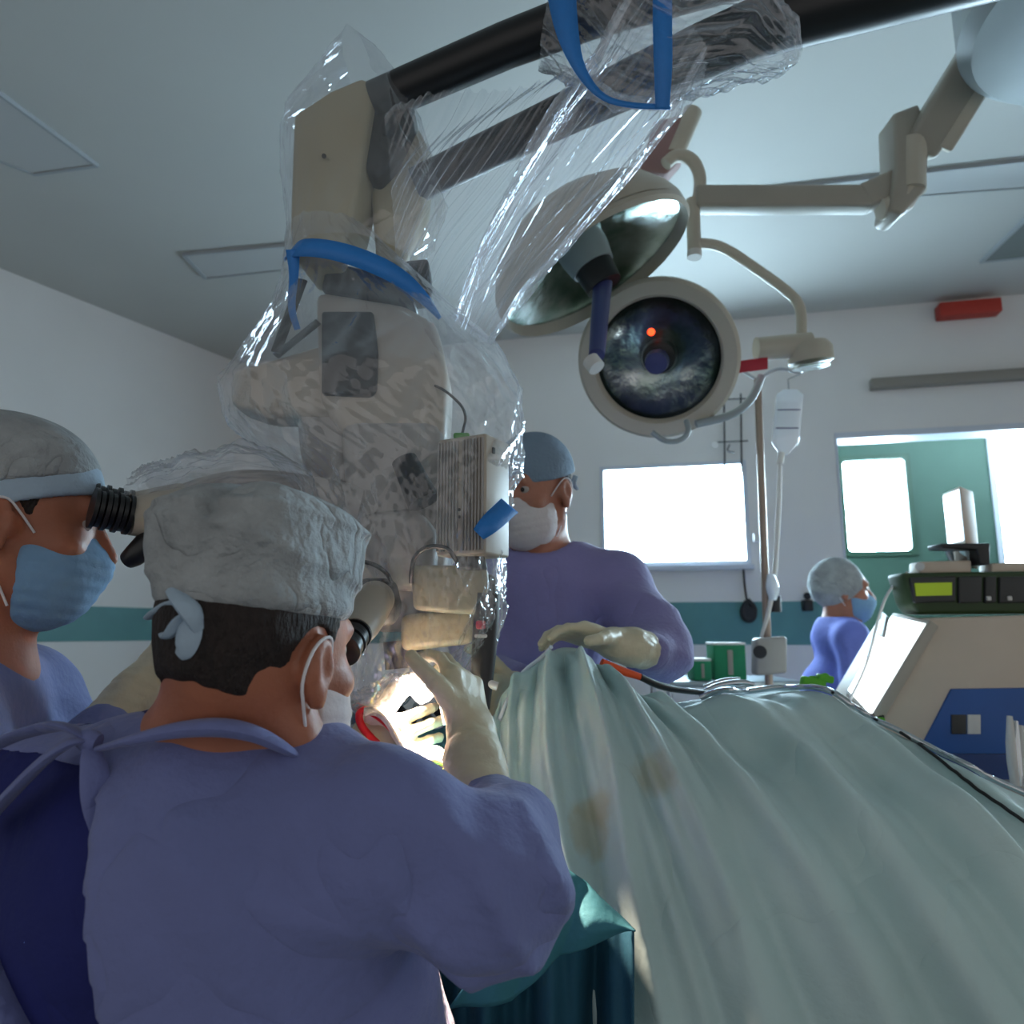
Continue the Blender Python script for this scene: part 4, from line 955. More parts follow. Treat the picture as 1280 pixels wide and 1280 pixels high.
# ---------------------------------------------------------------- clear film over the microscope
FILM = plastic_film('clear_film', lo=.12, hi=.66, scale=5, stretch=(1,1,.5), bump=.8, milk=.34, rough=.10)
FILM2 = plastic_film('clear_film_taut', lo=.10, hi=.70, scale=4, stretch=(1.4,1.4,.4), bump=.7, milk=.32, rough=.09)
def pleat(a, t, seed, amp, n):
    r = np.random.RandomState(seed); o = 0
    for i in range(n):
        k = r.randint(5, 22); o += (1-abs(math.sin(k*.5*a+r.rand()*6.28+(r.rand()-.5)*9*t+1.2*math.sin(3.1*t+r.rand()*6))))**3*(.5+r.rand())
    return amp*(o/n-.25)
def film():
    c0 = P(470,560,1.13); T = thing('sterile_film_cover', 'wrinkled clear plastic cover draped over microscope head and boom with blue tapes', 'plastic cover', (c0.x, c0.y, 1.1))
    # bag over the head
    rows = [(300,358,474,1.15,.09),(330,356,505,1.15,.10),(360,353,540,1.15,.11),(395,340,575,1.15,.12),(440,308,628,1.14,.14),(490,274,656,1.12,.16),(535,285,658,1.12,.16),(590,352,656,1.11,.15),(615,372,640,1.11,.14),(660,385,636,1.10,.13),(730,392,634,1.09,.125),(790,398,630,1.08,.12),(830,398,622,1.08,.11),(866,404,600,1.09,.10)]
    vv = [r[0] for r in rows]
    def bag(s, t):
        v = 300+566*t; g = [float(np.interp(v, vv, [r[i] for r in rows])) for i in range(1, 5)]
        a = 2*PI*s
        wob_ = (26*pleat(a, t*2, 5, 1.0, 4)+16*pleat(2*a+5*t, t*3, 15, 1.0, 5)+8*pleat(3*a-9*t, t*5, 25, 1.0, 5))*(.45+.8*t)
        hw = (g[1]-g[0])/2+wob_*.6-2; cx = (g[0]+g[1])/2
        vt = v-(32*max(0, math.cos(a))*max(0, (t-.75)/.25))+6*math.sin(3*a+1)*max(0,(t-.8)/.2)   # hem rises on the right
        u = cx+hw*math.cos(a); y = g[2]+(g[3]+.0011*wob_)*math.sin(a)
        q = P(u, vt, g[2]); q2 = P(u, vt, g[2]); return V(q.x, y, q.z)
    def floor_(s, t):
        e = bag(s, 1.0); c_ = P(515, 838, 1.08); k = 1-.82*t; w_ = .012*math.sin(9*s*6.283+4*t)*t*(1-t)*4+.010*pleat(12*s+5*t, t, 77, 1, 5)
        return c_.lerp(e, k)+V(0, 0, -.022*math.sin(PI*min(1, t*1.1))+w_)
    m = MB(); m.grid(floor_, 220, 60); m.build('bag_hem', FILM2, T, angle=180)
    m = MB(); m.grid(bag, 260, 200); m.build('head_bag', FILM, T, angle=180)
    # sleeve round the elbow housing
    rows2 = [(88,430,470),(100,405,500),(150,352,530),(200,349,545),(250,352,560),(300,357,545),(330,357,520)]
    def slv(s, t):
        v = 88+242*t; L_ = float(np.interp(v, [r[0] for r in rows2], [r[1] for r in rows2])); R_ = float(np.interp(v, [r[0] for r in rows2], [r[2] for r in rows2]))
        a = 2*PI*s; wv = pleat(a, t*2, 11, 9, 6); cx = (L_+R_)/2; hw = (R_-L_)/2+wv-3
        q = P(cx+hw*math.cos(a), v, 1.15); return V(q.x, 1.16+(.11+.0006*wv)*math.sin(a), q.z)
    m = MB(); m.grid(slv, 160, 120); m.build('elbow_sleeve', FILM, T, angle=180)
    # gathered bundle that runs from the boom down to the bag
    pth = [P(830,40,1.0), P(795,110,1.02), P(735,190,1.05), P(680,265,1.08), P(625,345,1.10), P(590,415,1.12)]; rad = [.080,.082,.080,.066,.050,.036]
    def bez(t):
        k = t*(len(pth)-1); i = min(int(k), len(pth)-2); f = k-i; return pth[i].lerp(pth[i+1], f), rad[i]*(1-f)+rad[i+1]*f
    ax = (pth[-1]-pth[0]).normalized(); b1 = ax.cross(V(0,1,0)).normalized(); b2 = b1.cross(ax)
    def bund(s, t):
        c, r = bez(t); a = 2*PI*s; tw = a+.9*t
        rr = r*(1+.0+pleat(tw, t*.5, 23, .55, 7)); return c+(b1*math.cos(a)+b2*math.sin(a)*.8)*rr
    m = MB(); m.grid(bund, 300, 90); m.build('gathered_sleeve', FILM2, T, angle=180)
    # loose web between elbow, boom and bundle
    c00, c10, c11, c01 = P(486,160,1.10), P(745,100,1.03), P(610,400,1.10), P(500,345,1.12)
    def web(s, t):
        q = (c00.lerp(c10, s)).lerp(c01.lerp(c11, s), t)
        d = .014*math.sin(7*s+9*t+2*math.sin(5*t))+.030*pleat(3.5*s+2*t, s*.5, 31, 1, 4)
        return q+V(0, -.04-d, d*.2)
    m = MB(); m.grid(web, 160, 160); m.build('loose_web', FILM2, T, angle=180)
    # loose wrap on the boom
    p2 = [P(690,10,1.02), P(760,35,1.0), P(840,60,.98), P(930,40,.97), P(985,58,.96), P(1000,70,.955)]; r2 = [.085,.105,.085,.075,.04,.01]
    def wr(s, t):
        k = t*(len(p2)-1); i = min(int(k), len(p2)-2); f = k-i; c = p2[i].lerp(p2[i+1], f); r = r2[i]*(1-f)+r2[i+1]*f; a = 2*PI*s
        rr = r*(1+pleat(a+t, t*3, 41, .6, 6)); return c+V(.25*math.cos(a)*rr, math.sin(a)*rr*.9, math.cos(a)*rr)
    m = MB(); m.grid(wr, 180, 90); m.build('boom_wrap', FILM, T, angle=180)
    # film along the observer tube
    p3 = [P(170,622,.95), P(230,608,1.03), P(300,592,1.07), P(390,596,1.11)]
    def ob(s, t):
        k = t*(len(p3)-1); i = min(int(k), len(p3)-2); f = k-i; c = p3[i].lerp(p3[i+1], f); a = 2*PI*s
        rr = (.034+.010*math.sin(PI*t))*(1-.75*max(0, (t-.8)/.2))*(1+pleat(a, t*1.5, 43, .38, 3)+.08*math.sin(t*23+a*2)+.05*math.sin(t*47-a*3)); return c+V(0, math.sin(a)*rr, math.cos(a)*rr)
    m = MB(); m.grid(ob, 140, 160); m.build('tube_sleeve', FILM, T, angle=180)
    # blue adhesive tapes
    def band(pts, wd, name='tape_band', dr=None):
        pts = [Vector(p) for p in pts]
        for _ in range(2):
            q = [pts[0]]; w2 = [wd[0]]
            for i in range(len(pts)-1): q += [pts[i].lerp(pts[i+1], .25), pts[i].lerp(pts[i+1], .75)]; w2 += [wd[i]*.75+wd[i+1]*.25, wd[i]*.25+wd[i+1]*.75]
            q.append(pts[-1]); w2.append(wd[-1]); pts, wd = q, w2
        vs = []
        for i, p in enumerate(pts):
            tg = (pts[min(i+1, len(pts)-1)]-pts[max(i-1, 0)]).normalized(); sd = tg.cross(V(0,1,0)).normalized() if dr is None else Vector(dr)
            vs += [p-sd*wd[i]*.5, p+sd*wd[i]*.5]
        MB().add(vs, [[2*i, 2*i+1, 2*i+3, 2*i+2] for i in range(len(pts)-1)]).build(name, 'tape', T, thick=.0012, angle=180)
    band([P(361,322,1.13), P(364,310,1.05), P(400,309,1.03), P(445,320,1.03), P(495,342,1.04), P(530,372,1.06), P(550,398,1.09)], [.020,.030,.031,.032,.030,.020,.006])
    band([P(366,312,1.05), P(368,345,1.06), P(363,385,1.08), P(372,412,1.10)], [.022,.014,.012,.010])
    band([P(700,-25,.93), P(707,35,.93), P(722,85,.935), P(750,122,.94), P(785,132,.94), P(838,134,.94)], [.046,.036,.018,.010,.009,.008])
    band([P(828,-30,.91), P(828,30,.91), P(829,85,.92), P(828,136,.94)], [.028,.028,.027,.020])
    band([P(598,668,.985), P(612,655,.99), P(637,632,1.03)], [.020,.030,.032])
film()

# ---------------------------------------------------------------- surgical field
def field():
    c = P(530, 985, 1.02)
    t = thing('instrument_table', 'low draped instrument shelf behind the front surgeon under the bright microscope light', 'table', V(c.x-.1, 1.12, 0))
    def tp(s, u): 
        q = P(400+200*s, 960+10*u, 1.0); return V(q.x, 1.0+.3*u, 1.175+.004*math.sin(s*20+u*6)+.01*u)
    MB().grid(tp, 40, 20).build('drape_top', 'teal', t, thick=.004)
    MB().tube([V(c.x-.1,1.12,.02), V(c.x-.1,1.12,1.16)], .03, 16).build('post', 'steel', t)
    MB().box(V(c.x-.1,1.12,.02), (.4,.3,.04), bev=.01).build('base', 'steel', t)
    def tw(s, u):
        q = P(455+110*s, 925+75*s-30*(1-u), 1.0+.06*u); return q+V(0,0,.012*math.sin(s*9)+.006*math.sin(u*14+s*5)+.02*math.sin(PI*u))
    o = MB().grid(tw, 50, 24).build('gauze_towel', 'towel', None, thick=.004, angle=180); tag(o, 'white folded gauze blazing under the microscope light at the incision', 'gauze')
    def sk(p):
        d = ell(p, P(432+50,935,1.04), (.07,.05,.045)); return d-.002*wob(p, 60, 3)
    o = MB().tube([P(497,918,1.03), P(478,898,1.03), P(458,886,1.03), P(447,892,1.03), P(452,910,1.03), P(472,930,1.03)], .0055, 12, smooth=3).build('vessel_loop', 'red', None)
    tag(o, 'bright red rubber loop standing above the white gauze', 'tube')
    o = MB().tube([P(536,985,.985), P(545,972,.985), P(556,968,.985), P(562,976,.985)], [.006,.009,.009,.006], 12, smooth=2).build('suction_tip', 'yellow', None); tag(o, 'small yellow fitting at lower end of the white gauze', 'fitting')
    # steel instrument rack in the shade behind
    r = thing('instrument_rack', 'grey steel rack of instruments seen in the gap under the microscope', 'rack', P(470,915,1.35))
    MB().prism([P(425,905,1.35), P(560,900,1.35), P(560,915,1.35), P(425,925,1.35)], .15, bev=.004).build('tray', 'tray', r)
    for i in range(6):
        MB().tube([P(425+i*24,880+3*(i % 2),1.33), P(455+i*22,908,1.36)], .007+.002*(i % 3), 12).build('clamp_bar', 'blackm' if i % 2 else 'steel', r)
    MB().prism([P(420,880,1.38), P(475,874,1.38), P(478,895,1.38), P(420,898,1.38)], .06, bev=.006).build('clamp_block', 'blackm', r)
    MB().tube([P(425+60,915,1.4), V(P(480,915,1.4).x, 1.4, .85)], .012, 10).build('rack_post', 'steel', r)
    f = MB().tube([P(556,905,1.0), P(549,870,1.03), P(545,845,1.04)], [.003,.0025,.004], 10).build('forceps', 'steel', None); tag(f, 'thin steel forceps held in the lit fingertips below the microscope', 'forceps')
field()
# ---------------------------------------------------------------- operating lamp on its ceiling arm
def sphere_mb(c, r, n=16): 
    return MB().lathe([(r*math.sin(PI*i/n), -r*math.cos(PI*i/n)) for i in range(n+1)], c, (0,0,1), 24)
def lamp():
    top = P(1330, -60, 1.6); top = PZ(1330, -40, ZC); t = thing('operating_lamp', 'beige ceiling-mounted operating lamp with two mirrored dishes on jointed arms', 'lamp', V(top.x, top.y, ZC))
    cc = V(1.90, 1.62, ZC)
    # ceiling canopy whose rim cuts the corner of the view
    MB().lathe([(.001,-.0),(.36,-.0),(.37,-.02),(.37,-.16),(.34,-.19),(.001,-.20)], P(1415,-85,1.46), (0,0,1), 64).build('ceiling_canopy', 'lampg', t)
    a1, a0 = P(1146,185,1.95), P(1262,5,1.72)
    d = (a0-a1).normalized(); sdv = d.cross(V(0,1,0)).normalized()
    def beam(p, q, w, h, name, m='arm'):
        dd = (q-p); L_ = dd.length; x = dd.normalized(); y = V(0,1,0); y = (y-x*y.dot(x)).normalized(); z = x.cross(y)
        R_ = Matrix((x, y, z)).transposed(); return MB().box((p+q)/2, (L_, h, w), R_, min(w, h)*.18).build(name, m, t)
    beam(a1+V(-.005,0,-.02), a0+d*.1, .105, .10, 'upper_arm')
    beam(a1+sdv*-.0+V(.05,-.045,-.04), a0+d*.1+V(.05,-.045,-.0), .04, .04, 'arm_cover', 'lampw')
    MB().prism([P(1117,140,1.9), P(1150,128,1.9), P(1162,180,1.9), P(1160,235,1.9), P(1128,268,1.9), P(1112,262,1.9), P(1120,205,1.9)], .10, bev=.012).build('elbow', 'arm', t)
    MB().tube([P(1140,180,1.93), P(1138,205,1.93), P(1138,240,1.93)], [.045,.042,.042], 24).build('elbow_collar', 'lampw', t)
    MB().tube([P(1136,232,1.94), P(1122,258,1.94), P(1100,262,1.94)], [.042,.04,.03], 20, smooth=1).build('elbow_cap', 'lampw', t)
    beam(P(868,250,1.95), P(1086,250,1.95), .070, .06, 'lower_arm')
    beam(P(1075,251,1.95), P(1130,226,1.95), .078, .065, 'arm_knuckle')
    # spindle and hooks between the dishes
    MB().tube([P(832,205,1.95), P(845,193,1.95), P(866,198,1.95), P(876,220,1.95), P(874,248,1.95), P(866,262,1.95)], .019, 18, smooth=2).build('yoke_hook', 'lampw', t)
    MB().tube([P(866,250,1.95), P(868,318,1.95)], .020, 20).build('spindle', 'lampw', t)
    MB().tube([P(868,314,1.95), P(868,322,1.95)], .021, 20).build('spindle_tip', 'labelw', t)
    MB().tube([P(872,304,1.95), P(900,306,1.97), P(940,332,2.0), P(990,368,2.05), P(1002,385,2.05), P(1002,420,2.05)], .0155, 16, smooth=3).build('side_arm', 'lampw', t)
    MB().tube([P(945,436,2.05), P(1012,432,2.05)], [.034,.040], 24).build('sensor_body', 'lampw', t)
    MB().lathe([(.001,.03),(.05,.02),(.065,-.0),(.065,-.04),(.055,-.045),(.001,-.046)], P(1012,436,2.05), (-.1,-.15,1), 32).build('sensor_shade', 'lampw', t)
    MB().lathe([(.001,0),(.054,0),(.054,-.004),(.001,-.004)], P(1013,458,2.045), (-.1,-.15,1), 32).build('sensor_glass', 'mirror', t)
    MB().prism([P(917,452,2.04), P(960,446,2.04), P(960,461,2.04), P(917,467,2.04)], .004, bev=.001).build('red_sticker', 'stickr', t)
    MB().tube([P(952,470,2.08), P(940,500,2.08), P(915,520,2.08), P(870,530,2.08)], [.012,.013,.013,.012], 14, smooth=2).build('lower_hook', 'lampg', t)
    MB().prism([P(818,150,1.98), P(852,142,1.98), P(858,190,1.98), P(835,216,1.98), P(800,210,1.98)], .08, bev=.01).build('bracket', 'maroon', t)
    MB().tube([P(866,140,2.0)+V(0,0,.0), P(842,195,2.0)], .03, 16).build('bracket_pin', 'lampw', t)
    # dish facing the room
    c = P(822, 450, 2.05); n = (V(0,0,CAM_H)-c).normalized(); n = (n+V(-.10,0,-.22)).normalized()
    R_ = .238
    def dish(c, n, R_, rimw, name, mm='mirror'):
        prof_back = [(R_, 0), (R_*1.0, -.02), (R_*.97, -.05), (R_*.85, -.11), (R_*.6, -.16), (R_*.3, -.185), (.001, -.19)]
        h = MB().lathe(prof_back, c, n, 72).build(name, 'lampw', t)
        MB().lathe([(R_, -.004), (R_, .012), (R_-.01, .022), (R_-rimw+.008, .018), (R_-rimw, .006), (R_-rimw, -.02)], c, n, 72).build('rim', 'lampw', h)
        MB().lathe([(R_-rimw, -.010), (R_*.72, -.035), (R_*.5, -.065), (R_*.3, -.082), (.001, -.09)], c, n, 72).build('reflector', mm, h)
        return h
    h = dish(c, n, R_, .055, 'dish_head')
    MB().lathe([(.020,-.13),(.050,-.12),(.054,-.055),(.048,-.035),(.036,-.03),(.001,-.03)], c, n, 36).build('bulb_housing', 'black', h)
    MB().lathe([(.028,-.03),(.036,.02),(.032,.055),(.001,.06)], c, n, 32).build('sterile_handle', 'handle', h)
    rt = n.orthogonal()
    MB().lathe([(.001,.004),(.008,.003),(.011,0)], P(814,415,1.985), n, 16).build('indicator_light', 'ledr', h)
    MB().tube([P(815,540,2.0), P(830,552,2.0), P(850,552,2.0), P(862,540,2.0), P(858,526,2.02)], .008, 12, smooth=2).build('grip_ring', 'lampg', h)
    # tilted dish seen from the side
    c = P(742, 335, 1.82); rv = (c-V(0,0,CAM_H)).normalized(); upc = V(0, -math.sin(PITCH), math.cos(PITCH)); n = (V(1,0,0)*.48-upc*.80-rv*.16).normalized()
    h = dish(c, n, .285, .018, 'dish_head')
    MB().tube([c-n*.085, c-n*.05, c-n*.0], [.07,.07,.06], 32).build('bulb_housing', 'lampg', h)
    MB().tube([c+n*.0, c+n*.06], [.055,.050], 24).build('lamp_core', 'black', h)
    q = P(738,415,1.72); MB().tube([c+n*.05, c+n*.05+(P(745,455,1.66)-(c+n*.05))*.9], [.026,.020], 20).build('sterile_handle', 'handle', h)
    MB().tube([P(738,450,1.665), P(746,460,1.655)], .021, 20).build('handle_tip', 'labelw', h)
lamp()

# ---------------------------------------------------------------- IV pole, bag, tubing
def iv():
    y = 2.55; b = P(958, 845, y); base = V(b.x, y, 0)
    t = thing('iv_pole', 'tall tan infusion pole standing in front of the bright window wall', 'pole', base)
    tp = P(947, 474, y)
    MB().tube([tp, V(b.x+.003,y,.95)], .0135, 16).build('upper_tube', 'pole', t); MB().tube([V(b.x+.003,y,.98), V(b.x+.003,y,.06)], .018, 16).build('lower_tube', 'pole', t)
    MB().tube([P(968,745,y), P(969,765,y)], .022, 16).build('height_knob', 'black', t)
    for dx in (-.16,.16): MB().tube([tp+V(0,0,-.005), tp+V(dx*.5,0,.05), tp+V(dx,0,.02), tp+V(dx*1.05,0,.05)], .006, 8, smooth=2).build('hook', 'steel', t)
    for k in range(5):
        a = 2*PI*k/5; MB().tube([base+V(0,0,.08), base+V(.2*math.cos(a),.2*math.sin(a),.05)], .012, 10).build('leg', 'steel', t)
        sphere_mb(base+V(.2*math.cos(a),.2*math.sin(a),.026), .025).build('caster', 'black', t)
    MB().prism([P(945,798,y-.06), P(985,795,y-.06), P(985,842,y-.06), P(945,845,y-.06)], .06, bev=.012).build('clamp_box', 'greyb', t)
    MB().tube([P(950,815,y-.08), P(950,815,y-.06)], .022, 20).build('clamp_knob', 'black', t)
    bg = thing('infusion_bag', 'clear fluid bag hanging head-high right of the infusion pole', 'infusion bag', P(983, 530, y))
    def bf(s, t_):
        v = 487+82*t_; w = 17*min(1, (1-t_)*4+.25)*min(1, t_*6+.55); a = 2*PI*s; q = P(983-8*t_+5+w*math.cos(a), v, y)
        return V(q.x, y+.022*math.sin(a)*min(1, (1-t_)*3+.2)*min(1,t_*4+.2), q.z)
    MB().grid(bf, 40, 40).build('bag_body', 'fluid', bg)
    MB().tube([P(986,487,y), P(985,474,y), tp+V(.16*1.0,0,.02)], .003, 8).build('hanger', 'steel', bg)
    MB().tube([P(977,566,y), P(975,580,y)], .012, 12).build('port', 'labelw', bg)
    for u0, v0, u1, v1 in ((972,512,1000,512),(970,535,998,535)): MB().tube([P(u0,v0,y-.024), P(u1,v1,y-.024)], .002, 6).build('print_line', 'handle', bg)
    o = MB().tube([P(975,578,y), P(974,620,y), P(972,660,y), P(970,700,y), P(966,735,y-.02), P(960,770,y-.02), P(950,800,y), P(948,830,y)], [.007,.009,.009,.009,.010,.008,.005,.004], 12, smooth=2).build('infusion_line', 'labelw', None)
    tag(o, 'white infusion line running down beside the pole from the clear bag', 'tubing')
    o = MB().tube([P(963,718,y-.03), P(966,735,y-.035), P(966,750,y-.03)], [.012,.026,.012], 16, smooth=2).build('drip_chamber', 'fluid', None); tag(o, 'small clear drip chamber taped to the infusion pole at window-sill height', 'drip chamber')
iv()
# wall hooks rack, cable with bulb, socket
def wallbits():
    r = thing('wire_rack', 'thin wire rack on the wall between operating lamp and infusion pole', 'rack', wallpt(*wall_hit(915, 540), .02))
    def w(u, v, o=.03): s, z = wall_hit(u, v, o); return wallpt(s, z, o)
    for u in (905, 926): MB().tube([w(u,492), w(u+1,590)], .005, 8).build('upright', 'blackm', r)
    for v in (500, 553): MB().tube([w(893,v), w(935,v-2)], .004, 8).build('crossbar', 'blackm', r)
    for u, v in ((890,492),(912,556)): MB().tube([w(u,v), w(u-4,v+8,.06), w(u+6,v+10,.06)], .004, 8, smooth=1).build('hook', 'blackm', r)
    s = MB().tube([w(894,556,.03), w(894,556,.05)], .02, 16).build('cap_end', 'labelw', r)
    c = thing('hanging_cable', 'thin dark cable with a coiled end hanging under the bright window', 'cable', w(930,740))
    MB().tube([w(929,708,.03), w(931,735,.03), w(934,752,.04)], .006, 8, smooth=2).build('cord', 'blackm', c)
    MB().tube([w(934,750,.04), w(944,760,.05), w(942,774,.05), w(932,776,.05), w(927,764,.05), w(934,752,.05)], .016, 10, smooth=2).build('coil', 'blackm', c)
    MB().tube([w(934,765,.03), w(934,765,.06)], .035, 16).build('end_plug', 'blackm', c)
    o = MB().tube([w(1009,745,.0), w(1009,745,.04)], .02, 16); o.box(w(1009,757,.02), (.05,.05,.06), bev=.008); o = o.build('wall_socket', 'blackm', None); tag(o, 'small black wall socket left of the distant person in the bouffant cap', 'socket')
    o = MB().box(w(947,672,.015), (.05,.03,.05), bev=.006).build('light_switch', 'labelw', None); tag(o, 'small pale switch on the wall between window and pole', 'switch')
wallbits()
# green boxes on a trolley behind the table
def boxes():
    y = 3.0; tz = P(915,850,y).z
    t = thing('supply_trolley', 'low steel trolley behind the table carrying green boxes', 'trolley', V(P(905,850,y).x, y+.1, 0)); c = V(P(910,850,y).x, y+.12, 0)
    MB().box(c+V(0,0,tz-.012), (.56,.40,.024), bev=.006).build('top_shelf', 'tray', t)
    MB().box(c+V(0,0,.3), (.54,.38,.02), bev=.006).build('lower_shelf', 'tray', t)
    for sx in (-1,1):
        for sy in (-1,1):
            MB().tube([c+V(sx*.25,sy*.17,tz-.02), c+V(sx*.25,sy*.17,.05)], .012, 10).build('leg', 'steel', t); sphere_mb(c+V(sx*.25,sy*.17,.03), .03).build('caster', 'black', t)
    def bx(u0, v0, u1, yy, name, label, lid, cat='box'):
        a, b = P(u0, 850, yy), P(u1, 850, yy); zt = P(u0, v0, yy).z; cx = (a.x+b.x)/2; w_ = b.x-a.x
        o = thing(name, label, cat, V(cx, yy, tz)); MB().box(V(cx, yy+.06, (tz+zt)/2+.001), (w_, .12, zt-tz), bev=.005).build('carton', 'gcloth', o)
        MB().box(V(cx, yy+.06, zt+.004), (w_*1.02, .124, .010), bev=.003).build('lid', lid, o)
        MB().box(V(cx+.0, yy-.002, (tz+zt)/2), (w_*.16, .004, (zt-tz)*.7), bev=.001).build('label_strip', 'rail', o)
    bx(894, 806, 934, 2.98, 'green_box', 'larger green box with white lid left of the infusion pole', 'labelw')
    bx(868, 826, 890, 2.94, 'green_box', 'smaller green box just right of the assistant\'s sleeve', 'labelw')
    o = MB().tube([P(862,800,2.5), P(876,804,2.5)], .012, 10).build('pale_bottle', 'mask', None)
    o.name = 'swab_tube'; tag(o, 'pale blue tube lying level with the lid of the larger green box', 'tube')
    bpy.data.objects.remove(o)
boxes()

# ---------------------------------------------------------------- equipment tower on the right
def tower():
    y = 1.95; t = thing('ultrasound_unit', 'large beige medical unit with sloping bright screen and blue front panel', 'medical unit', V(P(1260,900,y).x+.15, y+.25, 0))
    z = lambda u, v: P(u, v, y)
    q = lambda u, v: V(P(u, v, y).x, y, P(u, v, y).z)
    body = [q(1165,772), q(1420,765), q(1420,1400), q(1100,1400), q(1100,912), q(1088,904)]
    MB().prism(body, .30, bev=.012).build('housing', 'box', t)
    a, b, c, d = q(1188,861), q(1400,858), q(1400,1100), q(1146,942)
    MB().prism([a+V(0,-.006,0), b+V(0,-.006,0), V(b.x, y-.006, d.z), d+V(0,-.006,0)], .01, bev=.002).build('front_panel', 'bluep', t)
    MB().prism([V(d.x,y-.004,d.z-.001), V(b.x,y-.004,d.z-.001), V(b.x,y-.004,.5), V(d.x,y-.004,.5)], .01).build('lower_panel', 'blued', t)
    MB().prism([q(1187,893)+V(0,-.01,0), q(1205,893)+V(0,-.01,0), q(1205,917)+V(0,-.01,0), q(1187,917)+V(0,-.01,0)], .006, bev=.001).build('dark_label', 'dkgrey', t)
    MB().prism([q(1207,893)+V(0,-.01,0), q(1223,893)+V(0,-.01,0), q(1223,917)+V(0,-.01,0), q(1207,917)+V(0,-.01,0)], .006, bev=.001).build('pale_label', 'labelw', t)
    # sloping screen on the left flank, turned to the table
    A, B, C_, D_ = P(1168,778,1.93), P(1092,905,1.93), P(1060,870,2.12), P(1120,768,2.12)
    nrm_ = (B-A).cross(D_-A).normalized(); nrm_ = nrm_ if nrm_.dot(V(-1,-1,.3)) > 0 else -nrm_
    MB().prism([A+nrm_*.012, B+nrm_*.012, C_+nrm_*.012, D_+nrm_*.012], -.03, nrm_, bev=.006).build('screen_frame', 'cream', t)
    sh = lambda p, k=.9: (A+B+C_+D_)/4+(p-(A+B+C_+D_)/4)*k+nrm_*.014
    sc_ = MB().prism([sh(A), sh(B), sh(C_), sh(D_)], -.004, nrm_).build('screen', 'screen', t, smooth=False)
    MB().prism([P(1115,775,2.08)+nrm_*.02, P(1110,800,2.05)+nrm_*.02, P(1104,798,2.09)+nrm_*.02, P(1110,770,2.12)+nrm_*.02], -.01, nrm_).build('screen_clip', 'dkgrey', t)
    MB().box(P(1090,896,1.95), (.05,.04,.02), bev=.005).build('screen_foot', 'blackm', t)
    MB().box(P(1100,900,1.93), (.02,.02,.014), bev=.004).build('green_lamp', 'gclip', t)
    for k in (-1, 1): sphere_mb(V(P(1260,900,y).x+.15+k*.15, y+.1, .04), .04).build('caster', 'black', t)
    # pump on top
    zt = P(1200,770,y).z
    p = thing('infusion_pump', 'dark green pump with glowing green display on top of the beige unit', 'pump', P(1240,768,y))
    yy = 2.0
    MB().prism([P(1128,716,yy), P(1400,712,yy), P(1400,766,yy), P(1150,768,yy), P(1140,755,yy)], .09, bev=.010).build('housing', 'dkgreen', p)
    MB().prism([P(1150,702,yy+.02), P(1215,700,yy+.02), P(1215,716,yy+.02), P(1150,718,yy+.02)], .06, bev=.006).build('top_tray', 'box', p)
    MB().prism([P(1240,704,yy+.02), P(1400,700,yy+.02), P(1400,714,yy+.02), P(1240,716,yy+.02)], .06, bev=.006).build('top_rail', 'box', p)
    MB().prism([P(1138,722,yy-.01), P(1195,720,yy-.01), P(1195,752,yy-.01), P(1144,754,yy-.01)], .02, bev=.004).build('display_bezel', 'dkgrey', p)
    MB().prism([P(1144,729,yy-.014), P(1190,728,yy-.014), P(1190,744,yy-.014), P(1146,745,yy-.014)], .01).build('display', 'lcd', p, smooth=False)
    for k, (u0, u1) in enumerate(((1199,1228),(1232,1246),(1250,1290))): MB().prism([P(u0,721,yy-.01), P(u1,720,yy-.01), P(u1,753,yy-.01), P(u0,754,yy-.01)], .02, bev=.004).build('keypad', 'dkgrey', p)
    for u in (1236, 1262): MB().box(P(u,748,yy-.012), (.012,.006,.012), bev=.002).build('key', 'labelw', p)
    MB().tube([P(1150,708,yy), P(1150,708,yy+.02)], .012, 12).build('knob', 'labelw', p)
    # small monitor
    m = thing('patient_monitor', 'narrow upright white monitor on a black bracket above the green pump', 'monitor', P(1205,700,2.1))
    A0, B0, C0 = P(1177,612,2.14), P(1200,607,2.02), P(1216,609,2.10); zb = P(1200,680,2.02).z; zt = P(1200,607,2.02).z
    bk = A0+C0-B0
    MB().prism([V(x.x,x.y,zb) for x in (A0,B0,C0,bk)], zt-zb, V(0,0,1), bev=.006).build('casing', 'box', m)
    e = (B0-A0); e = V(e.x,e.y,0).normalized(); nn = V(e.y,-e.x,0); nn = nn if nn.x < 0 else -nn
    L1 = V(A0.x,A0.y,0).lerp(V(B0.x,B0.y,0), .08)+nn*.002; L2 = V(A0.x,A0.y,0).lerp(V(B0.x,B0.y,0), .94)+nn*.002
    MB().prism([V(L1.x,L1.y,zb+.012), V(L2.x,L2.y,zb+.012), V(L2.x,L2.y,zt-.010), V(L1.x,L1.y,zt-.010)], -.004, nn).build('screen', 'screen2', m, smooth=False)
    MB().prism([P(1176,679,2.0), P(1238,679,2.0), P(1238,706,2.0), P(1226,706,2.0), P(1222,687,2.0), P(1178,685,2.0)], .07, bev=.004).build('bracket', 'black', m)
    MB().lathe([(.001,-.06),(.03,-.06),(.05,0),(.001,0)], P(1204,686,2.08), (0,0,1), 24).build('foot', 'chrome', m)
    o = MB().tube([P(1060,880,2.05), P(1085,830,2.05), P(1098,770,2.08), P(1112,735,2.08), P(1135,715,2.05)], .004, 8, smooth=3).build('sensor_cable', 'labelw', None); tag(o, 'thin pale cable curving from the sloping screen up to the pump', 'cable')
    pp = thing('probe_cluster', 'bundle of shiny probes at the right edge beside the blue panel', 'probes', P(1272,960,1.75))
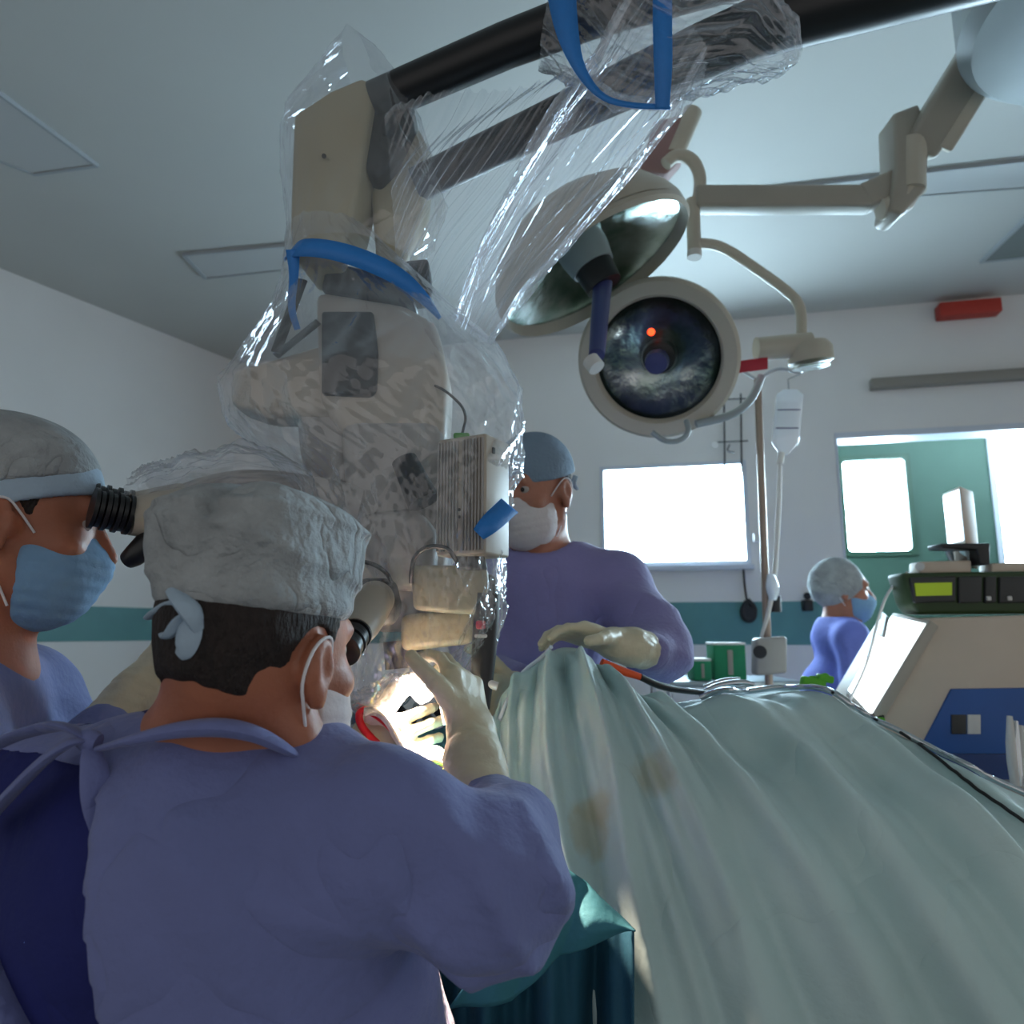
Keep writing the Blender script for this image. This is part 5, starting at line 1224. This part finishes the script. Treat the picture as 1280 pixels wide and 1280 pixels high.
    for i in range(4): MB().tube([P(1262+i*7,895+i*6,1.75), P(1264+i*6,940,1.74), P(1270+i*5,985,1.74)], [.006,.012,.010], 12, smooth=1).build('probe', 'chrome' if i % 2 else 'labelw', pp)
    MB().prism([P(1255,985,1.72), P(1300,985,1.72), P(1300,1010,1.72), P(1255,1005,1.72)], .1, bev=.006).build('holder', 'greyb', pp)
tower()

# ---------------------------------------------------------------- cables and clips on the ridge of the drape
def ridge_bits():
    def r(u, v, up=.006): p = on_drape(u, v, 0); return p+V(0, 0, up)
    o = MB().tube([P(752,828,1.27), P(775,838,1.28), P(800,846,1.29)], [.007,.0075,.006], 14, smooth=1).build('cautery_pencil', 'orange', None); tag(o, 'orange pencil grip lying at the peak of the drape near the gloved hand', 'pencil')
    o = MB().tube([P(800,846,1.29), P(825,858,1.32), P(860,864,1.38), P(900,868,1.43)], [.006,.007,.006,.004], 12, smooth=2).build('black_cable', 'black', None); tag(o, 'black cable trailing from the orange pencil along the drape', 'cable')
    o = MB().tube([r(690,812), r(672,818), r(650,846), r(634,880), r(624,905)], [.0035]*5, 10, smooth=2).build('suction_tube', 'fluid', None); tag(o, 'clear tube edging the left side of the drape peak', 'tube')
    for pts, m, lb in (([(868,862),(930,857),(990,851),(1050,868),(1100,900),(1180,945),(1290,990)],'chrome','shiny silver hose following the upper edge of the drape'),
                    ([(1040,872),(1090,898),(1150,938),(1210,985),(1290,1040)],'blackm','dark thin line lying just below the silver hose on the drape')):
        pts = [(pts[i][0]+(pts[i+1][0]-pts[i][0])*k/8, pts[i][1]+(pts[i+1][1]-pts[i][1])*k/8) for i in range(len(pts)-1) for k in range(8)]+[pts[-1]]
        o = MB().tube([r(u, v, .009)+V(0,-.004,0) for u, v in pts], .0055 if m == 'chrome' else .003, 10, smooth=2).build('drape_hose', m, None); tag(o, lb, 'hose')
    o = thing('towel_clamp', 'silver clamp glinting on the drape ridge below the green boxes', 'clamp', P(905,860,1.44))
    MB().tube([P(880,864,1.43), P(900,856,1.43), P(930,852,1.43), P(942,856,1.43)], [.004,.007,.006,.004], 10, smooth=2).build('jaw', 'chrome', o)
    MB().tube([P(880,858,1.45), P(905,850,1.45), P(925,848,1.45)], [.003,.005,.003], 10, smooth=2).build('jaw', 'chrome', o)
    for u, v, w_, lb in ((1016,854,.030,'green plastic clip on the drape ridge left of the sloping screen'),(1031,848,.020,'small upright green clip beside the larger one on the drape ridge'),(1031,876,.014,'tiny green clip lying a little down the drape face')):
        b = MB(); c = P(u, v, 1.43) if v < 870 else on_drape(u, v, .008); b.box(c, (w_*1.5,.02,w_*.7), Matrix.Rotation(.2,3,'Y'), .004); b.tube([c-V(w_*.5,0,0), c+V(0,0,w_*.5), c+V(w_*.6,0,0)], .003, 8, smooth=1)
        o = b.build('green_clip', 'gclip', None); tag(o, lb, 'clip')
ridge_bits()
